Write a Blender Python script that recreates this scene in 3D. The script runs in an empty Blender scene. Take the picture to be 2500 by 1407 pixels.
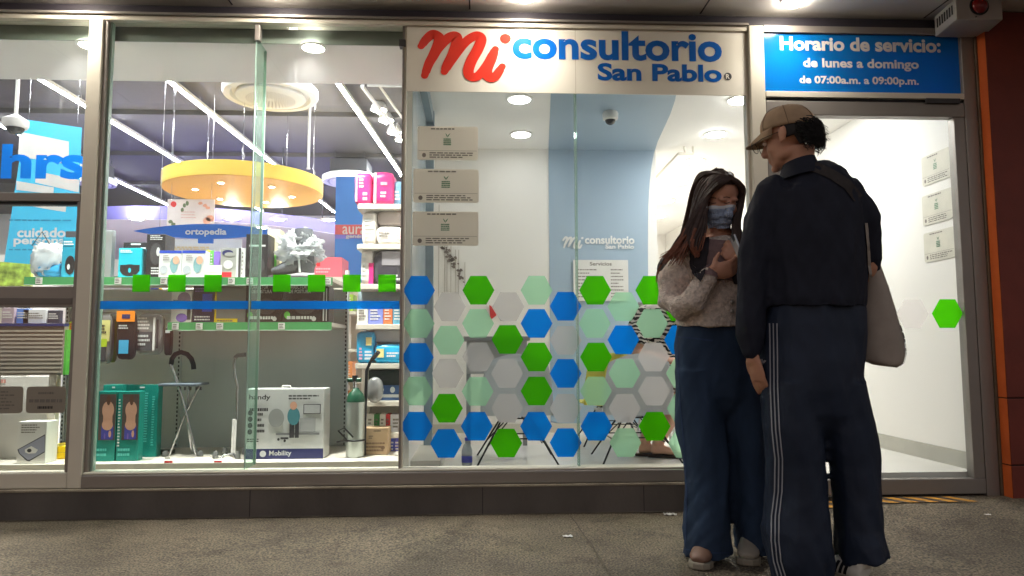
import bpy, math, random
import numpy as np
from mathutils import Vector, Matrix, noise
from mathutils.bvhtree import BVHTree
R = math.radians
S = bpy.context.scene
C = S.collection
random.seed(7)
rng = np.random.default_rng(7)

# ------------------------------------------------------------------ camera
F, CX, CY = 1750.0, 1250.0, 703.5          # focal length and centre in photo pixels (2500 wide)
YAW, PIT, ROL = R(2.66), R(4.887), R(-0.17)
CAM = Vector((0.0, -3.7, 0.818))
_fw = Vector((math.sin(YAW)*math.cos(PIT), math.cos(YAW)*math.cos(PIT), math.sin(PIT)))
_r0 = Vector((math.cos(YAW), -math.sin(YAW), 0))
_u0 = _r0.cross(_fw)
_rt = math.cos(ROL)*_r0 + math.sin(ROL)*_u0
_up = -math.sin(ROL)*_r0 + math.cos(ROL)*_u0
cd = bpy.data.cameras.new('camera')
cd.sensor_width = 36.0
cd.lens = F/2500*36.0
cd.clip_end = 500
cam = bpy.data.objects.new('camera', cd)
m = Matrix.Identity(4)
for i in range(3):
    m[i][0], m[i][1], m[i][2], m[i][3] = _rt[i], _up[i], -_fw[i], CAM[i]
cam.matrix_world = m
C.objects.link(cam)
S.camera = cam
def ray(x, y): return _fw + _rt*((x-CX)/F) - _up*((y-CY)/F)
def atY(x, y, Y):
    d = ray(x, y); return CAM + d*((Y-CAM.y)/d.y)
def atZ(x, y, Z):
    d = ray(x, y); return CAM + d*((Z-CAM.z)/d.z)

# ------------------------------------------------------------------ night sky, exposure
w = bpy.data.worlds.new('World'); S.world = w; w.use_nodes = True
nt = w.node_tree
bg = nt.nodes['Background']
sky = nt.nodes.new('ShaderNodeTexSky'); sky.sky_type = 'NISHITA'; sky.sun_disc = False
sky.sun_elevation = R(-1.0); sky.sun_rotation = R(200)
glow = nt.nodes.new('ShaderNodeMix'); glow.data_type = 'RGBA'; glow.blend_type = 'ADD'; glow.inputs[0].default_value = 1
glow.inputs[7].default_value = (.95, .92, .95, 1)          # town glow in the night sky
nt.links.new(sky.outputs[0], glow.inputs[6]); nt.links.new(glow.outputs[2], bg.inputs[0])
bg.inputs[1].default_value = 0.15
S.view_settings.view_transform = 'Standard'
S.view_settings.look = 'None'
S.view_settings.exposure = 1.0
S.view_settings.gamma = 1.0
S.render.engine = 'CYCLES'
cy = S.cycles
cy.use_denoising = True
try: cy.denoiser = 'OPENIMAGEDENOISE'
except Exception: pass
cy.max_bounces = 14; cy.diffuse_bounces = 8; cy.glossy_bounces = 4; cy.transmission_bounces = 6
cy.transparent_max_bounces = 24
cy.sample_clamp_indirect = 6.0
cy.caustics_reflective = False; cy.caustics_refractive = False

# lamp strengths (W/m2 sr): LED strips, pharmacy spots, clinic spots, outside soffit lamps
L_STRIP, L_SPOT, L_CLINIC, L_SOFFIT = 86.0, 120.0, 104.0, 70.0
P_SOFFIT = 16.0                                      # watts of each soffit spot

# ------------------------------------------------------------------ materials
def lin(c):
    c = c/255.0
    return c/12.92 if c <= .04045 else ((c+.055)/1.055)**2.4
def rgb(r, g, b): return (lin(r), lin(g), lin(b), 1)
_mats = {}
def mat(name, col, rough=.5, metal=0., var=.10, scale=6., bump=0., bscale=150., spec=.4, coat=0., stretch=None):
    if name in _mats: return _mats[name]
    m = bpy.data.materials.new(name); m.use_nodes = True
    t = m.node_tree; b = t.nodes['Principled BSDF']
    c = rgb(*col)
    b.inputs['Roughness'].default_value = rough
    b.inputs['Metallic'].default_value = metal
    b.inputs['Specular IOR Level'].default_value = spec
    b.inputs['Coat Weight'].default_value = coat
    tc = t.nodes.new('ShaderNodeTexCoord'); mp = t.nodes.new('ShaderNodeMapping')
    t.links.new(tc.outputs['Object'], mp.inputs[0])
    if stretch: mp.inputs['Scale'].default_value = stretch
    n = t.nodes.new('ShaderNodeTexNoise'); n.inputs['Scale'].default_value = scale
    n.inputs['Detail'].default_value = 5
    t.links.new(mp.outputs[0], n.inputs['Vector'])
    r = t.nodes.new('ShaderNodeValToRGB')
    r.color_ramp.elements[0].position = .3; r.color_ramp.elements[1].position = .7
    r.color_ramp.elements[0].color = (c[0]*(1-var), c[1]*(1-var), c[2]*(1-var), 1)
    r.color_ramp.elements[1].color = (min(1, c[0]*(1+var)), min(1, c[1]*(1+var)), min(1, c[2]*(1+var)), 1)
    t.links.new(n.outputs[0], r.inputs[0]); t.links.new(r.outputs[0], b.inputs['Base Color'])
    if bump:
        n2 = t.nodes.new('ShaderNodeTexNoise'); n2.inputs['Scale'].default_value = bscale
        n2.inputs['Detail'].default_value = 4
        t.links.new(mp.outputs[0], n2.inputs['Vector'])
        bp = t.nodes.new('ShaderNodeBump'); bp.inputs['Strength'].default_value = bump
        bp.inputs['Distance'].default_value = .01
        t.links.new(n2.outputs[0], bp.inputs['Height']); t.links.new(bp.outputs[0], b.inputs['Normal'])
    _mats[name] = m; return m
def emit(name, col, strength):
    if name in _mats: return _mats[name]
    m = bpy.data.materials.new(name); m.use_nodes = True
    t = m.node_tree; t.nodes.clear()
    e = t.nodes.new('ShaderNodeEmission'); o = t.nodes.new('ShaderNodeOutputMaterial')
    e.inputs[0].default_value = (*col, 1); e.inputs[1].default_value = strength
    t.links.new(e.outputs[0], o.inputs[0]); _mats[name] = m; return m
def film(name, col, clear=.0, back=.6, rough=.35, gloss=.04):
    """thin vinyl or plastic: part see-through, part lit from behind, part lit from the front"""
    if name in _mats: return _mats[name]
    m = bpy.data.materials.new(name); m.use_nodes = True
    t = m.node_tree; t.nodes.clear(); N = t.nodes.new; K = t.links.new
    c = rgb(*col)
    tr = N('ShaderNodeBsdfTransparent'); tr.inputs[0].default_value = c
    di = N('ShaderNodeBsdfDiffuse'); di.inputs[0].default_value = c
    tl = N('ShaderNodeBsdfTranslucent'); tl.inputs[0].default_value = c
    gl = N('ShaderNodeBsdfGlossy'); gl.inputs['Roughness'].default_value = rough
    a = N('ShaderNodeMixShader'); a.inputs[0].default_value = back
    K(di.outputs[0], a.inputs[1]); K(tl.outputs[0], a.inputs[2])
    b = N('ShaderNodeMixShader'); b.inputs[0].default_value = clear
    K(a.outputs[0], b.inputs[1]); K(tr.outputs[0], b.inputs[2])
    g = N('ShaderNodeMixShader'); g.inputs[0].default_value = gloss
    K(b.outputs[0], g.inputs[1]); K(gl.outputs[0], g.inputs[2])
    o = N('ShaderNodeOutputMaterial'); K(g.outputs[0], o.inputs[0])
    _mats[name] = m; return m
def glass(name, tint=(.94, .97, .955), base=.035, dirt=.03):
    if name in _mats: return _mats[name]
    m = bpy.data.materials.new(name); m.use_nodes = True
    t = m.node_tree; t.nodes.clear(); N = t.nodes.new; K = t.links.new
    tr = N('ShaderNodeBsdfTransparent'); tr.inputs[0].default_value = (*tint, 1)
    gl = N('ShaderNodeBsdfGlossy'); gl.inputs['Roughness'].default_value = .015
    lw = N('ShaderNodeLayerWeight'); lw.inputs[0].default_value = .5
    p = N('ShaderNodeMath'); p.operation = 'POWER'; p.inputs[1].default_value = 5
    K(lw.outputs['Facing'], p.inputs[0])
    q = N('ShaderNodeMath'); q.operation = 'MULTIPLY_ADD'; q.inputs[1].default_value = .8; q.inputs[2].default_value = base
    K(p.outputs[0], q.inputs[0])
    x = N('ShaderNodeMixShader'); K(q.outputs[0], x.inputs[0]); K(tr.outputs[0], x.inputs[1]); K(gl.outputs[0], x.inputs[2])
    # dust and rain streaks on the pane
    tc = N('ShaderNodeTexCoord'); mp = N('ShaderNodeMapping'); mp.inputs['Scale'].default_value = (38, 1, 2.2)
    K(tc.outputs['Object'], mp.inputs[0])
    n = N('ShaderNodeTexNoise'); n.inputs['Scale'].default_value = 1.; n.inputs['Detail'].default_value = 4
    K(mp.outputs[0], n.inputs['Vector'])
    r = N('ShaderNodeMapRange'); r.inputs[1].default_value = .58; r.inputs[2].default_value = .8; r.inputs[3].default_value = dirt*.35; r.inputs[4].default_value = dirt*2.2
    K(n.outputs[0], r.inputs[0])
    tl = N('ShaderNodeBsdfTranslucent'); tl.inputs[0].default_value = (.8, .8, .8, 1)
    y = N('ShaderNodeMixShader'); K(r.outputs[0], y.inputs[0]); K(x.outputs[0], y.inputs[1]); K(tl.outputs[0], y.inputs[2])
    o = N('ShaderNodeOutputMaterial'); K(y.outputs[0], o.inputs[0])
    _mats[name] = m; return m

# ------------------------------------------------------------------ mesh building
_txt = {}
def glyphs(s, bold):
    k = (s, bold)
    if k in _txt: return _txt[k]
    cu = bpy.data.curves.new('lettering', 'FONT'); cu.body = s; cu.size = 1; cu.offset = bold
    cu.dimensions = '2D'; cu.fill_mode = 'BOTH'; cu.resolution_u = 4
    ob = bpy.data.objects.new('lettering', cu); C.objects.link(ob)
    dg = bpy.context.evaluated_depsgraph_get()
    me = ob.evaluated_get(dg).to_mesh()
    v = np.array([x.co[:2] for x in me.vertices]); f = [tuple(p.vertices) for p in me.polygons]
    ob.evaluated_get(dg).to_mesh_clear()
    bpy.data.objects.remove(ob); bpy.data.curves.remove(cu)
    lo, hi = v.min(0), v.max(0)
    _txt[k] = ((v-lo)/(hi-lo), f, (hi-lo)); return _txt[k]

class MB:
    def __init__(s): s.v = []; s.f = []; s.fm = []; s.ms = []
    def mi(s, m):
        if m not in s.ms: s.ms.append(m)
        return s.ms.index(m)
    def add(s, vs, fs, m):
        o = len(s.v); k = s.mi(m)
        s.v += [tuple(x) for x in vs]
        for f in fs: s.f.append(tuple(o+i for i in f)); s.fm.append(k)
        return s
    def poly(s, pts, m): return s.add(pts, [tuple(range(len(pts)))], m)
    def box(s, x0, y0, z0, x1, y1, z1, m):
        x0, x1 = sorted((x0, x1)); y0, y1 = sorted((y0, y1)); z0, z1 = sorted((z0, z1))
        v = [(x0,y0,z0),(x1,y0,z0),(x1,y1,z0),(x0,y1,z0),(x0,y0,z1),(x1,y0,z1),(x1,y1,z1),(x0,y1,z1)]
        return s.add(v, [(0,3,2,1),(4,5,6,7),(0,1,5,4),(1,2,6,5),(2,3,7,6),(3,0,4,7)], m)
    def hexa(s, v, m):  # eight corners, bottom ring then top ring
        return s.add(v, [(0,3,2,1),(4,5,6,7),(0,1,5,4),(1,2,6,5),(2,3,7,6),(3,0,4,7)], m)
    def slab(s, pts, d, m):  # a flat outline given thickness along the vector d
        n = len(pts); d = Vector(d); p = [Vector(q) for q in pts]
        v = p + [q+d for q in p]
        f = [tuple(range(n)), tuple(range(2*n-1, n-1, -1))] + [(i, i+n, (i+1) % n+n, (i+1) % n) for i in range(n)]
        return s.add(v, f, m)
    def tube(s, pts, rad, m, n=10, ref=None, closed=False, cap=True):
        """pts: centres; rad: a number, a list, or a list of (ra, rb); ref: direction of ra"""
        P = [Vector(p) for p in pts]; k = len(P)
        if not isinstance(rad, (list, tuple)): rad = [rad]*k
        rad = [(r, r) if not isinstance(r, (list, tuple)) else r for r in rad]
        o = []; a = Vector(ref) if ref else None
        for i in range(k):
            t = (P[(i+1) % k]-P[i-1]) if closed else (P[min(i+1, k-1)]-P[max(i-1, 0)])
            t.normalize()
            if a is None:
                a = Vector((1, 0, 0)) if abs(t.x) < .8 else Vector((0, 1, 0))
            q = (Vector(ref) if ref else a); q = q-t*q.dot(t); q.normalize(); a = q
            b = t.cross(q)
            for j in range(n):
                th = 2*math.pi*j/n
                o.append(P[i]+q*(rad[i][0]*math.cos(th))+b*(rad[i][1]*math.sin(th)))
        f = []
        for i in range(k if closed else k-1):
            for j in range(n):
                a0 = i*n+j; a1 = i*n+(j+1) % n; i2 = (i+1) % k
                f.append((a0, a1, i2*n+(j+1) % n, i2*n+j))
        if cap and not closed:
            f.append(tuple(range(n-1, -1, -1))); f.append(tuple((k-1)*n+j for j in range(n)))
        return s.add(o, f, m)
    def lathe(s, prof, c, m, n=32, axis='z'):
        """prof: (radius, height) pairs around an upright axis through c"""
        o = []; c = Vector(c)
        for r, h in prof:
            for j in range(n):
                th = 2*math.pi*j/n
                o.append(c+Vector((r*math.cos(th), r*math.sin(th), h)))
        f = []
        for i in range(len(prof)-1):
            for j in range(n):
                f.append((i*n+j, i*n+(j+1) % n, (i+1)*n+(j+1) % n, (i+1)*n+j))
        f.append(tuple(range(n-1, -1, -1))); f.append(tuple((len(prof)-1)*n+j for j in range(n)))
        return s.add(o, f, m)
    def ball(s, c, r, m, n=16, k=10, M=None):
        c = Vector(c)
        if not isinstance(r, (tuple, list)): r = (r, r, r)
        o = []
        for i in range(k+1):
            ph = math.pi*i/k
            for j in range(n):
                th = 2*math.pi*j/n
                q = Vector((r[0]*math.sin(ph)*math.cos(th), r[1]*math.sin(ph)*math.sin(th), r[2]*math.cos(ph)))
                o.append(c+(M @ q if M else q))
        f = []
        for i in range(k):
            for j in range(n):
                f.append((i*n+j, (i+1)*n+j, (i+1)*n+(j+1) % n, i*n+(j+1) % n))
        return s.add(o, f, m)
    def text(s, t, o, u, v, m, bold=.012):
        """lettering stretched over the parallelogram o, o+u, o+v"""
        g, f, _ = glyphs(t, bold); o, u, v = Vector(o), Vector(u), Vector(v)
        return s.add([o+u*float(a)+v*float(b) for a, b in g], f, m)
    def lines(s, o, u, v, m, n, fill=.45, seed=1, ragged=.35):
        """small print too fine to read: n rows of word-length dashes"""
        r = random.Random(seed); o, u, v = Vector(o), Vector(u), Vector(v)
        for i in range(n):
            y0 = (n-1-i+.5-fill/2)/n; y1 = (n-1-i+.5+fill/2)/n
            x = 0.; end = 1-r.random()*ragged
            while x < end-.03:
                wd = min(r.uniform(.05, .16), end-x)
                s.poly([o+u*x+v*y0, o+u*(x+wd)+v*y0, o+u*(x+wd)+v*y1, o+u*x+v*y1], m); x += wd+.025
        return s
    def build(s, name, parent=None, smooth=0, bevel=0.):
        base = Vector((0, 0, 0)); q = parent
        while q is not None: base += Vector(q.location); q = q.parent
        me = bpy.data.meshes.new(name)
        me.from_pydata([tuple(Vector(v)-base) for v in s.v], [], s.f)
        for mm in s.ms: me.materials.append(mm)
        me.polygons.foreach_set('material_index', s.fm)
        if smooth:
            me.polygons.foreach_set('use_smooth', [True]*len(s.f)); me.set_sharp_from_angle(angle=R(smooth))
        me.update()
        ob = bpy.data.objects.new(name, me); C.objects.link(ob)
        if parent: ob.parent = parent
        if bevel:
            b = ob.modifiers.new('bevel', 'BEVEL'); b.width = bevel; b.segments = 2; b.limit_method = 'ANGLE'; b.angle_limit = R(50)
        return ob

def tag(o, label=None, cat=None, group=None, kind=None):
    if label: o['label'] = label
    if cat: o['category'] = cat
    if group: o['group'] = group
    if kind: o['kind'] = kind
    return o
def thing(name, label, cat, loc=(0, 0, 0), group=None):
    o = bpy.data.objects.new(name, None); o.location = loc; o.empty_display_size = .1
    C.objects.link(o); return tag(o, label, cat, group)
def dup(o, loc, label, group=None, rz=None):
    """a copy of a thing with copies of its parts and their sub-parts"""
    r = o.copy(); C.objects.link(r); r.location = loc
    if rz is not None: r.rotation_euler = (0, 0, rz)
    r['label'] = label
    if group: r['group'] = group
    for ch in list(o.children):
        c = ch.copy(); C.objects.link(c); c.parent = r
        for g in list(ch.children):
            d = g.copy(); C.objects.link(d); d.parent = c
    return r
def rect(x0, y0, x1, y1, Y):
    """world x0, z0, x1, z1 of a photo rectangle standing at depth Y"""
    a = atY(x0, (y0+y1)/2, Y); b = atY(x1, (y0+y1)/2, Y); c = atY((x0+x1)/2, y0, Y); d = atY((x0+x1)/2, y1, Y)
    return a.x, d.z, b.x, c.z
X3, Z3 = Vector((1, 0, 0)), Vector((0, 0, 1))
# ------------------------------------------------------------------ palette
ALU = mat('champagne aluminium', (210, 204, 190), .38, .12, .05, 3, .04, 300)
ALU_D = mat('brushed grey aluminium', (138, 132, 127), .42, .45, .06, 4, .05, 300)
RUB = mat('black rubber', (22, 21, 22), .6)
WHITE = mat('white wall paint', (234, 231, 226), .6, 0, .02, 2, .03, 60)
PAPER = mat('white card', (222, 220, 216), .5, 0, .03, 9)
CEILW = mat('white ceiling paint', (246, 244, 241), .7, 0, .02, 2)
GREYC = mat('grey ceiling paint', (76, 72, 70), .7, 0, .10, 1.2, .05, 20)
BULK = mat('pale grey bulkhead', (206, 203, 199), .7, 0, .03, 2)
BLUEW = mat('grey blue wall paint', (158, 178, 196), .55, 0, .03, 2)
FLOORC = mat('pale glazed floor tile', (236, 233, 228), .18, 0, .05, 2.5)
SOFF = mat('grey soffit board', (216, 210, 204), .55, 0, .07, 1.5, .04, 30)
FASC = mat('dark fascia', (58, 54, 62), .5, 0, .1, 3)
CONC = mat('dirty dark concrete', (92, 86, 82), .85, 0, .35, 2.2, .5, 60, stretch=(1, 1, .5))
BLACK = mat('black card', (26, 26, 30), .45, 0, .1, 12)
DARK = mat('dark grey', (58, 58, 62), .5, 0, .1, 12)
CHROME = mat('chrome', (200, 200, 202), .18, 1., .03)
STEEL = mat('grey steel panel', (182, 190, 188), .45, .1, .06, 3, .03, 40)
SHELFW = mat('cream steel shelf', (206, 200, 188), .4, 0, .04, 6)
GREENE = mat('green price rail', (62, 140, 84), .35, 0, .05, 9)
V_BLUE = film('blue vinyl', (0, 142, 255), .42, .95, .35, .02)
V_GREEN = film('green vinyl', (72, 196, 0), .36, .95, .35, .02)
V_MINT = film('mint frosted vinyl', (190, 242, 204), .5, .9, .35, .02)
V_GREY = film('grey frosted vinyl', (232, 228, 227), .5, .9, .35, .02)
GL = glass('window glass', (.94, .965, .955), .03, .012)
GLC = glass('clear glass', (.97, .985, .975), .022, .003)
GLE = mat('green glass edge', (150, 172, 162), .2, 0, .05, 4)
TXT_B = mat('blue lettering', (8, 96, 190), .22, 0, .03, 5, coat=.4)
TXT_R = mat('red lettering', (232, 62, 48), .22, 0, .03, 5, coat=.4)
TXT_W = mat('white lettering', (230, 230, 228), .4)
TXT_K = mat('small black print', (48, 46, 46), .5)
TXT_G = mat('small green print', (40, 118, 78), .5)
TXT_Y = mat('small grey print', (120, 114, 108), .5)

BLD = thing('shop_building', 'pharmacy and clinic building with glazed lit shopfront under a grey soffit', 'building')
Z_SOF, Z_HEAD = 2.632, atY(1300, 57, 0).z
Z_SILL0, Z_SILL1 = .147, .222
XM1, XM2, XM3 = -1.975, -.39, 1.452            # mullions
XR = atY(2390, 1165, .06).x                    # clinic right wall
PH_F, CL_F = .13, .165                         # floors
ZC, ZB = 3.3, 2.45                             # pharmacy ceiling, bulkhead underside
YB = atZ(600, 202, ZB).y                       # inner edge of the bulkhead
CL_C = 2.44                                    # clinic ceiling
YW = 2.0                                       # clinic back wall
CDEEP = 6.3

b = MB(); b.box(-3.8, -1.55, Z_SOF, 7.2, .30, Z_SOF+.12, SOFF)
for x in (-2.55, -1.3, -.05, 1.2, 2.45): b.box(x-.004, -1.54, Z_SOF-.002, x+.004, .0, Z_SOF, FASC)
b.build('soffit', BLD)
b = MB(); b.box(-3.8, .02, Z_HEAD, 3.6, .10, Z_SOF-.003, FASC)
b.build('fascia', BLD)
b = MB(); b.box(-3.8, -.025, Z_HEAD-.034, XM3-.002, .06, Z_HEAD-.004, ALU); b.box(-3.8, -.04, Z_HEAD-.008, XM3-.002, .019, Z_HEAD+.006, ALU_D)
b.box(XM3+.083, -.02, Z_HEAD-.034, 2.72, .06, Z_HEAD-.004, ALU_D)
b.build('head_frame', BLD, bevel=.003)
b = MB()
P = [(-3.8, -.055), (XM3+.06, -.055)]
b.box(-3.8, -.055, -.15, XM3+.06, .30, Z_SILL0-.012, CONC)
b.box(-3.8, -.062, Z_SILL0-.012, XM3+.06, .30, Z_SILL0-.002, mat('worn mortar lip', (150, 140, 124), .9, 0, .3, 6, .6, 80))
for x in (-1.12, .02, .83): b.box(x-.002, -.0565, -.1, x+.002, -.05, Z_SILL0-.013, BLACK)
b.build('plinth', BLD, bevel=.006)
# pharmacy room shell
b = MB(); b.box(-9.2, .08, -.05, XM2-.01, 9.6, PH_F, FLOORC); b.build('shop_floor', BLD)
b = MB(); b.box(-9.2, YB, ZC, XM2-.01, 9.6, ZC+.1, GREYC)
for y in (3.7, 5.3, 6.9): b.box(-9.2, y, ZC-.05, XM2-.012, y+.18, ZC-.002, GREYC)
b.build('shop_ceiling', BLD)
b = MB(); b.box(-9.2, .07, ZB, XM2-.012, YB, ZB+.05, BULK); b.box(-9.2, YB-.04, ZB+.051, XM2-.012, YB, ZC-.003, BULK)
b.box(-9.2, .062, ZB, XM2-.012, .069, Z_HEAD, mat('greenish transom panel', (128, 136, 128), .3))
b.build('bulkhead', BLD)
b = MB(); b.box(-9.3, 9.6, -.05, XM2+.1, 9.7, ZC+.1, WHITE); b.box(-9.3, .08, -.05, -9.2, 9.598, ZC+.1, WHITE)
b.build('shop_wall', BLD)
# clinic room shell
b = MB(); b.box(XM2-.008, .08, 0, XM2+.03, 9.598, ZC+.1, WHITE)
b.box(XM2+.0305, .09, CL_F+.4, XM2+.034, 1.06, CL_C-.09, mat('pale frosted panel', (190, 200, 204), .12))
PB = mat('blue grey frame', (140, 156, 166), .35, .2)
b.box(XM2+.0305, 1.08, CL_F, XM2+.085, 1.15, CL_C-.002, PB); b.box(XM2+.0345, .1, CL_C-.085, XM2+.08, 1.078, CL_C-.003, PB)
b.build('partition_wall', BLD)
b = MB(); b.box(XM2+.031, .05, -.02, XR+.1, CDEEP, CL_F, FLOORC); b.build('clinic_floor', BLD)
b = MB(); b.box(XM2+.031, .05, CL_C, XR+.1, CDEEP, CL_C+.1, CEILW); b.build('clinic_ceiling', BLD)
xe = atY(1603, 500, YW).x
xl = atY(1340, 500, YW).x
b = MB(); b.box(XM2+.032, YW, CL_F, xe, YW+.12, CL_C, WHITE)
b.box(XM2+.032, YW-.01, CL_F, xe-.005, YW-.001, CL_F+.07, SHELFW)
# grey-blue paint on the wall, running on over the ceiling, with a curved right edge
edge = [atY(x, y, YW-.004) for x, y in ((1597, 372), (1590, 410), (1586, 450), (1583, 500), (1582, 600), (1583, 760), (1585, 1060))]
wl = [Vector((xl, YW-.004, CL_C-.004))]+[Vector((e.x, YW-.004, min(e.z, CL_C-.004))) for e in edge]+[Vector((xl, YW-.004, CL_F+.08))]
wl.insert(1, Vector((edge[0].x+.004, YW-.004, CL_C-.004)))
b.poly(wl, BLUEW)
ce = [atZ(x, y, CL_C-.004) for x, y in ((1652, 222), (1648, 245), (1636, 280), (1620, 315), (1606, 345))]
c0 = atZ(1345, 222, CL_C-.004)
b.poly([Vector((c0.x, c0.y, CL_C-.004))]+ce+[Vector((edge[0].x+.006, YW-.003, CL_C-.004)), Vector((xl, YW-.003, CL_C-.004))], BLUEW)
b.build('clinic_back_wall', BLD)
b = MB(); b.box(xe-.12, YW+.122, CL_F, xe-.003, CDEEP, CL_C-.002, WHITE); b.box(xe-.12, CDEEP, -.02, XR+.1, CDEEP+.1, CL_C+.1, WHITE)
b.box(XR, .05, -.02, XR+.1, CDEEP-.002, CL_C-.003, WHITE)
b.box(XR-.014, .06, CL_F, XR-.001, CDEEP-.003, CL_F+.09, mat('grey skirting', (170, 168, 158), .4))
b.build('clinic_side_wall', BLD)

# mullions
b = MB(); b.box(XM1-.035, -.035, Z_SILL0, XM1+.035, .06, Z_HEAD-.036, ALU); b.box(XM1+.0355, -.02, Z_SILL0, XM1+.055, .05, Z_HEAD-.036, ALU_D)
b.build('mullion', BLD, bevel=.004)
b = MB(); b.box(XM3, -.035, 0, XM3+.08, .06, Z_HEAD-.005, ALU); b.build('mullion', BLD, bevel=.004)
b = MB(); b.box(2.63, -.03, .02, 2.70, .06, Z_HEAD-.036, ALU_D); b.box(2.702, -.04, .0, 2.7145, .06, Z_HEAD-.036, mat('brown jamb', (92, 74, 58), .5)); b.build('door_jamb', BLD, bevel=.003)

# ---- pharmacy window: frame > panes, stripes, squares, fin, clip
b = MB(); b.box(-3.8, -.03, Z_SILL0, XM1-.037, .06, Z_SILL1, ALU); b.box(XM1+.037, -.045, Z_SILL0, XM3-.002, .06, Z_SILL1-.012, ALU_D)
b.box(XM1+.037, -.035, Z_SILL1-.0115, XM3-.002, .06, Z_SILL1, ALU)
b.build('sill_frame', BLD, bevel=.005)
WIN = MB().box(XM2-.014, -.012, Z_SILL1, XM2-.004, .045, Z_HEAD-.036, ALU_D).build('pharmacy_window', BLD)
MB().box(XM1+.056, .0, Z_SILL1, XM1+.066, .03, Z_HEAD-.036, GLE).build('edge_bead', WIN)
xf = atY(612, 640, 0).x
for x0, x1 in ((XM1+.067, xf-.004), (xf+.004, XM2-.015)):
    MB().box(x0, .004, Z_SILL1-.01, x1, .014, Z_HEAD-.036, GL).build('pane', WIN)
fin = MB(); fin.box(xf-.006, .016, Z_SILL1+.004, xf+.006, .15, ZB-.004, film('fin glass', (226, 242, 234), .94, .5, .05, .03))
fin.box(xf-.0065, .002, Z_SILL1+.002, xf-.003, .0155, Z_HEAD-.037, GLE); fin.box(xf-.007, .1505, Z_SILL1+.004, xf+.007, .156, ZB-.004, GLE); fin.build('glass_fin', WIN)
z0, z1 = atY(600, 755, 0).z, atY(600, 735, 0).z
for x0, x1 in ((XM1+.057, xf-.007), (xf+.0075, XM2-.018)):
    MB().poly([(x0, .0025, z0), (x1, .0025, z0), (x1, .0025, z1), (x0, .0025, z1)], V_BLUE).build('blue_stripe', WIN)
for px in (345, 432, 520, 688, 773, 859, 945):
    x0, za, x1, zb = rect(px-21.5, 671, px+21.5, 713, .0035)
    MB().poly([(x0, .0025, za), (x1, .0025, za), (x1, .0025, zb), (x0, .0025, zb)], V_GREEN).build('green_square', WIN)
b = MB(); x0, za, x1, zb = rect(974, 96, 990, 112, -.02); b.box(x0, -.02, za, x1, .03, zb, DARK); b.build('patch_fitting', WIN, bevel=.002); b = MB()
x0, za, x1, zb = rect(622, 60, 634, 98, -.012); b.box(x0, -.012, za, x1, .03, zb, ALU_D)
b.build('patch_fitting', WIN, bevel=.002)

# ---- left entrance bay
DL = MB()
zz = lambda y: atY(100, y, -.02).z
xs0, xs1 = atY(185, 600, -.02).x, XM1-.037
DL.box(xs0, -.025, Z_SILL1+.001, xs1, .04, zz(476), ALU_D)
DL.box(-3.8, -.03, zz(492), xs1-.001, .045, zz(472), ALU_D); DL.box(-3.8, -.02, zz(500), xs0-.001, .03, zz(493), RUB)
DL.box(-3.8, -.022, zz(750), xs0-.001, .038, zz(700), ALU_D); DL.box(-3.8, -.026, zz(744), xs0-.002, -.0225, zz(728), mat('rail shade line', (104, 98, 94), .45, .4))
DL = DL.build('entrance_bay', BLD, bevel=.003)
for za, zb, x1 in ((zz(471), Z_HEAD-.036, XM1-.037), (zz(699), zz(501), xs0-.002), (Z_SILL1, zz(751), xs0-.002)):
    MB().box(-3.8, .006, za, x1, .014, zb, GL).build('pane', DL)
b = MB(); x0, za, x1, zb = rect(1, 352, 209, 437, -.004)
V_LET = film('blue letter vinyl', (8, 116, 216), .0, .45)
b.text('hrs', (x0, .0025, za), X3*(x1-x0), Z3*(zb-za), V_LET, .035); b.build('lettering', DL)

# ---- clinic window: panes, hexagons
CW = MB().box(XM2-.0035, -.004, Z_SILL1, XM2+.006, .045, Z_HEAD-.036, ALU).build('clinic_window', BLD)
MB().box(XM3-.014, -.004, Z_SILL1, XM3-.0015, .045, Z_HEAD-.036, ALU).build('edge_bead', CW)
xj = atY(1410, 690, 0).x
for x0, x1 in ((XM2+.007, xj-.005), (xj+.005, XM3-.015)):
    MB().box(x0, .004, Z_SILL1-.01, x1, .014, Z_HEAD-.036, GLC).build('pane', CW)
b = MB(); b.box(xj-.0045, .003, Z_SILL1, xj+.0045, .05, Z_HEAD-.04, film('joint glass', (210, 230, 220), .8, .5, .05, .1)); b.build('glass_fin', CW)
HEX = [(1023,709,'B'),(1022,790,'M'),(1020,873,'B'),(1018,955,'M'),(1017,1041,'B'),
 (1098,749,'G'),(1095,831,'M'),(1093,912,'G'),(1091,997,'L'),(1089,1083,'B'),
 (1168,709,'L'),(1167,790,'M'),(1168,872,'G'),(1166,956,'M'),(1164,1041,'B'),
 (1241,749,'G'),(1239,829,'L'),(1238,912,'G'),(1238,997,'G'),(1236,1082,'L'),
 (1310,709,'M'),(1310,790,'B'),(1310,872,'L'),(1310,955,'L'),(1309,1041,'B'),
 (1381,748,'B'),(1381,831,'G'),(1381,912,'B'),(1381,997,'G'),(1381,1081,'B'),
 (1453,709,'L'),(1452,790,'M'),(1455,872,'L'),(1455,955,'M'),(1456,1041,'B'),
 (1522,749,'M'),(1522,830,'B'),(1525,912,'M'),(1525,997,'G'),(1527,1081,'M'),
 (1590,709,'L'),(1592,790,'M'),(1595,872,'G'),(1597,955,'G'),(1598,1041,'L'),
 (1658,749,'L'),(1660,830,'B'),(1665,912,'M'),(1667,997,'M'),(1670,1083,'M')]
VIN = dict(B=V_BLUE, L=V_GREEN, M=V_MINT, G=V_GREY)
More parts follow.
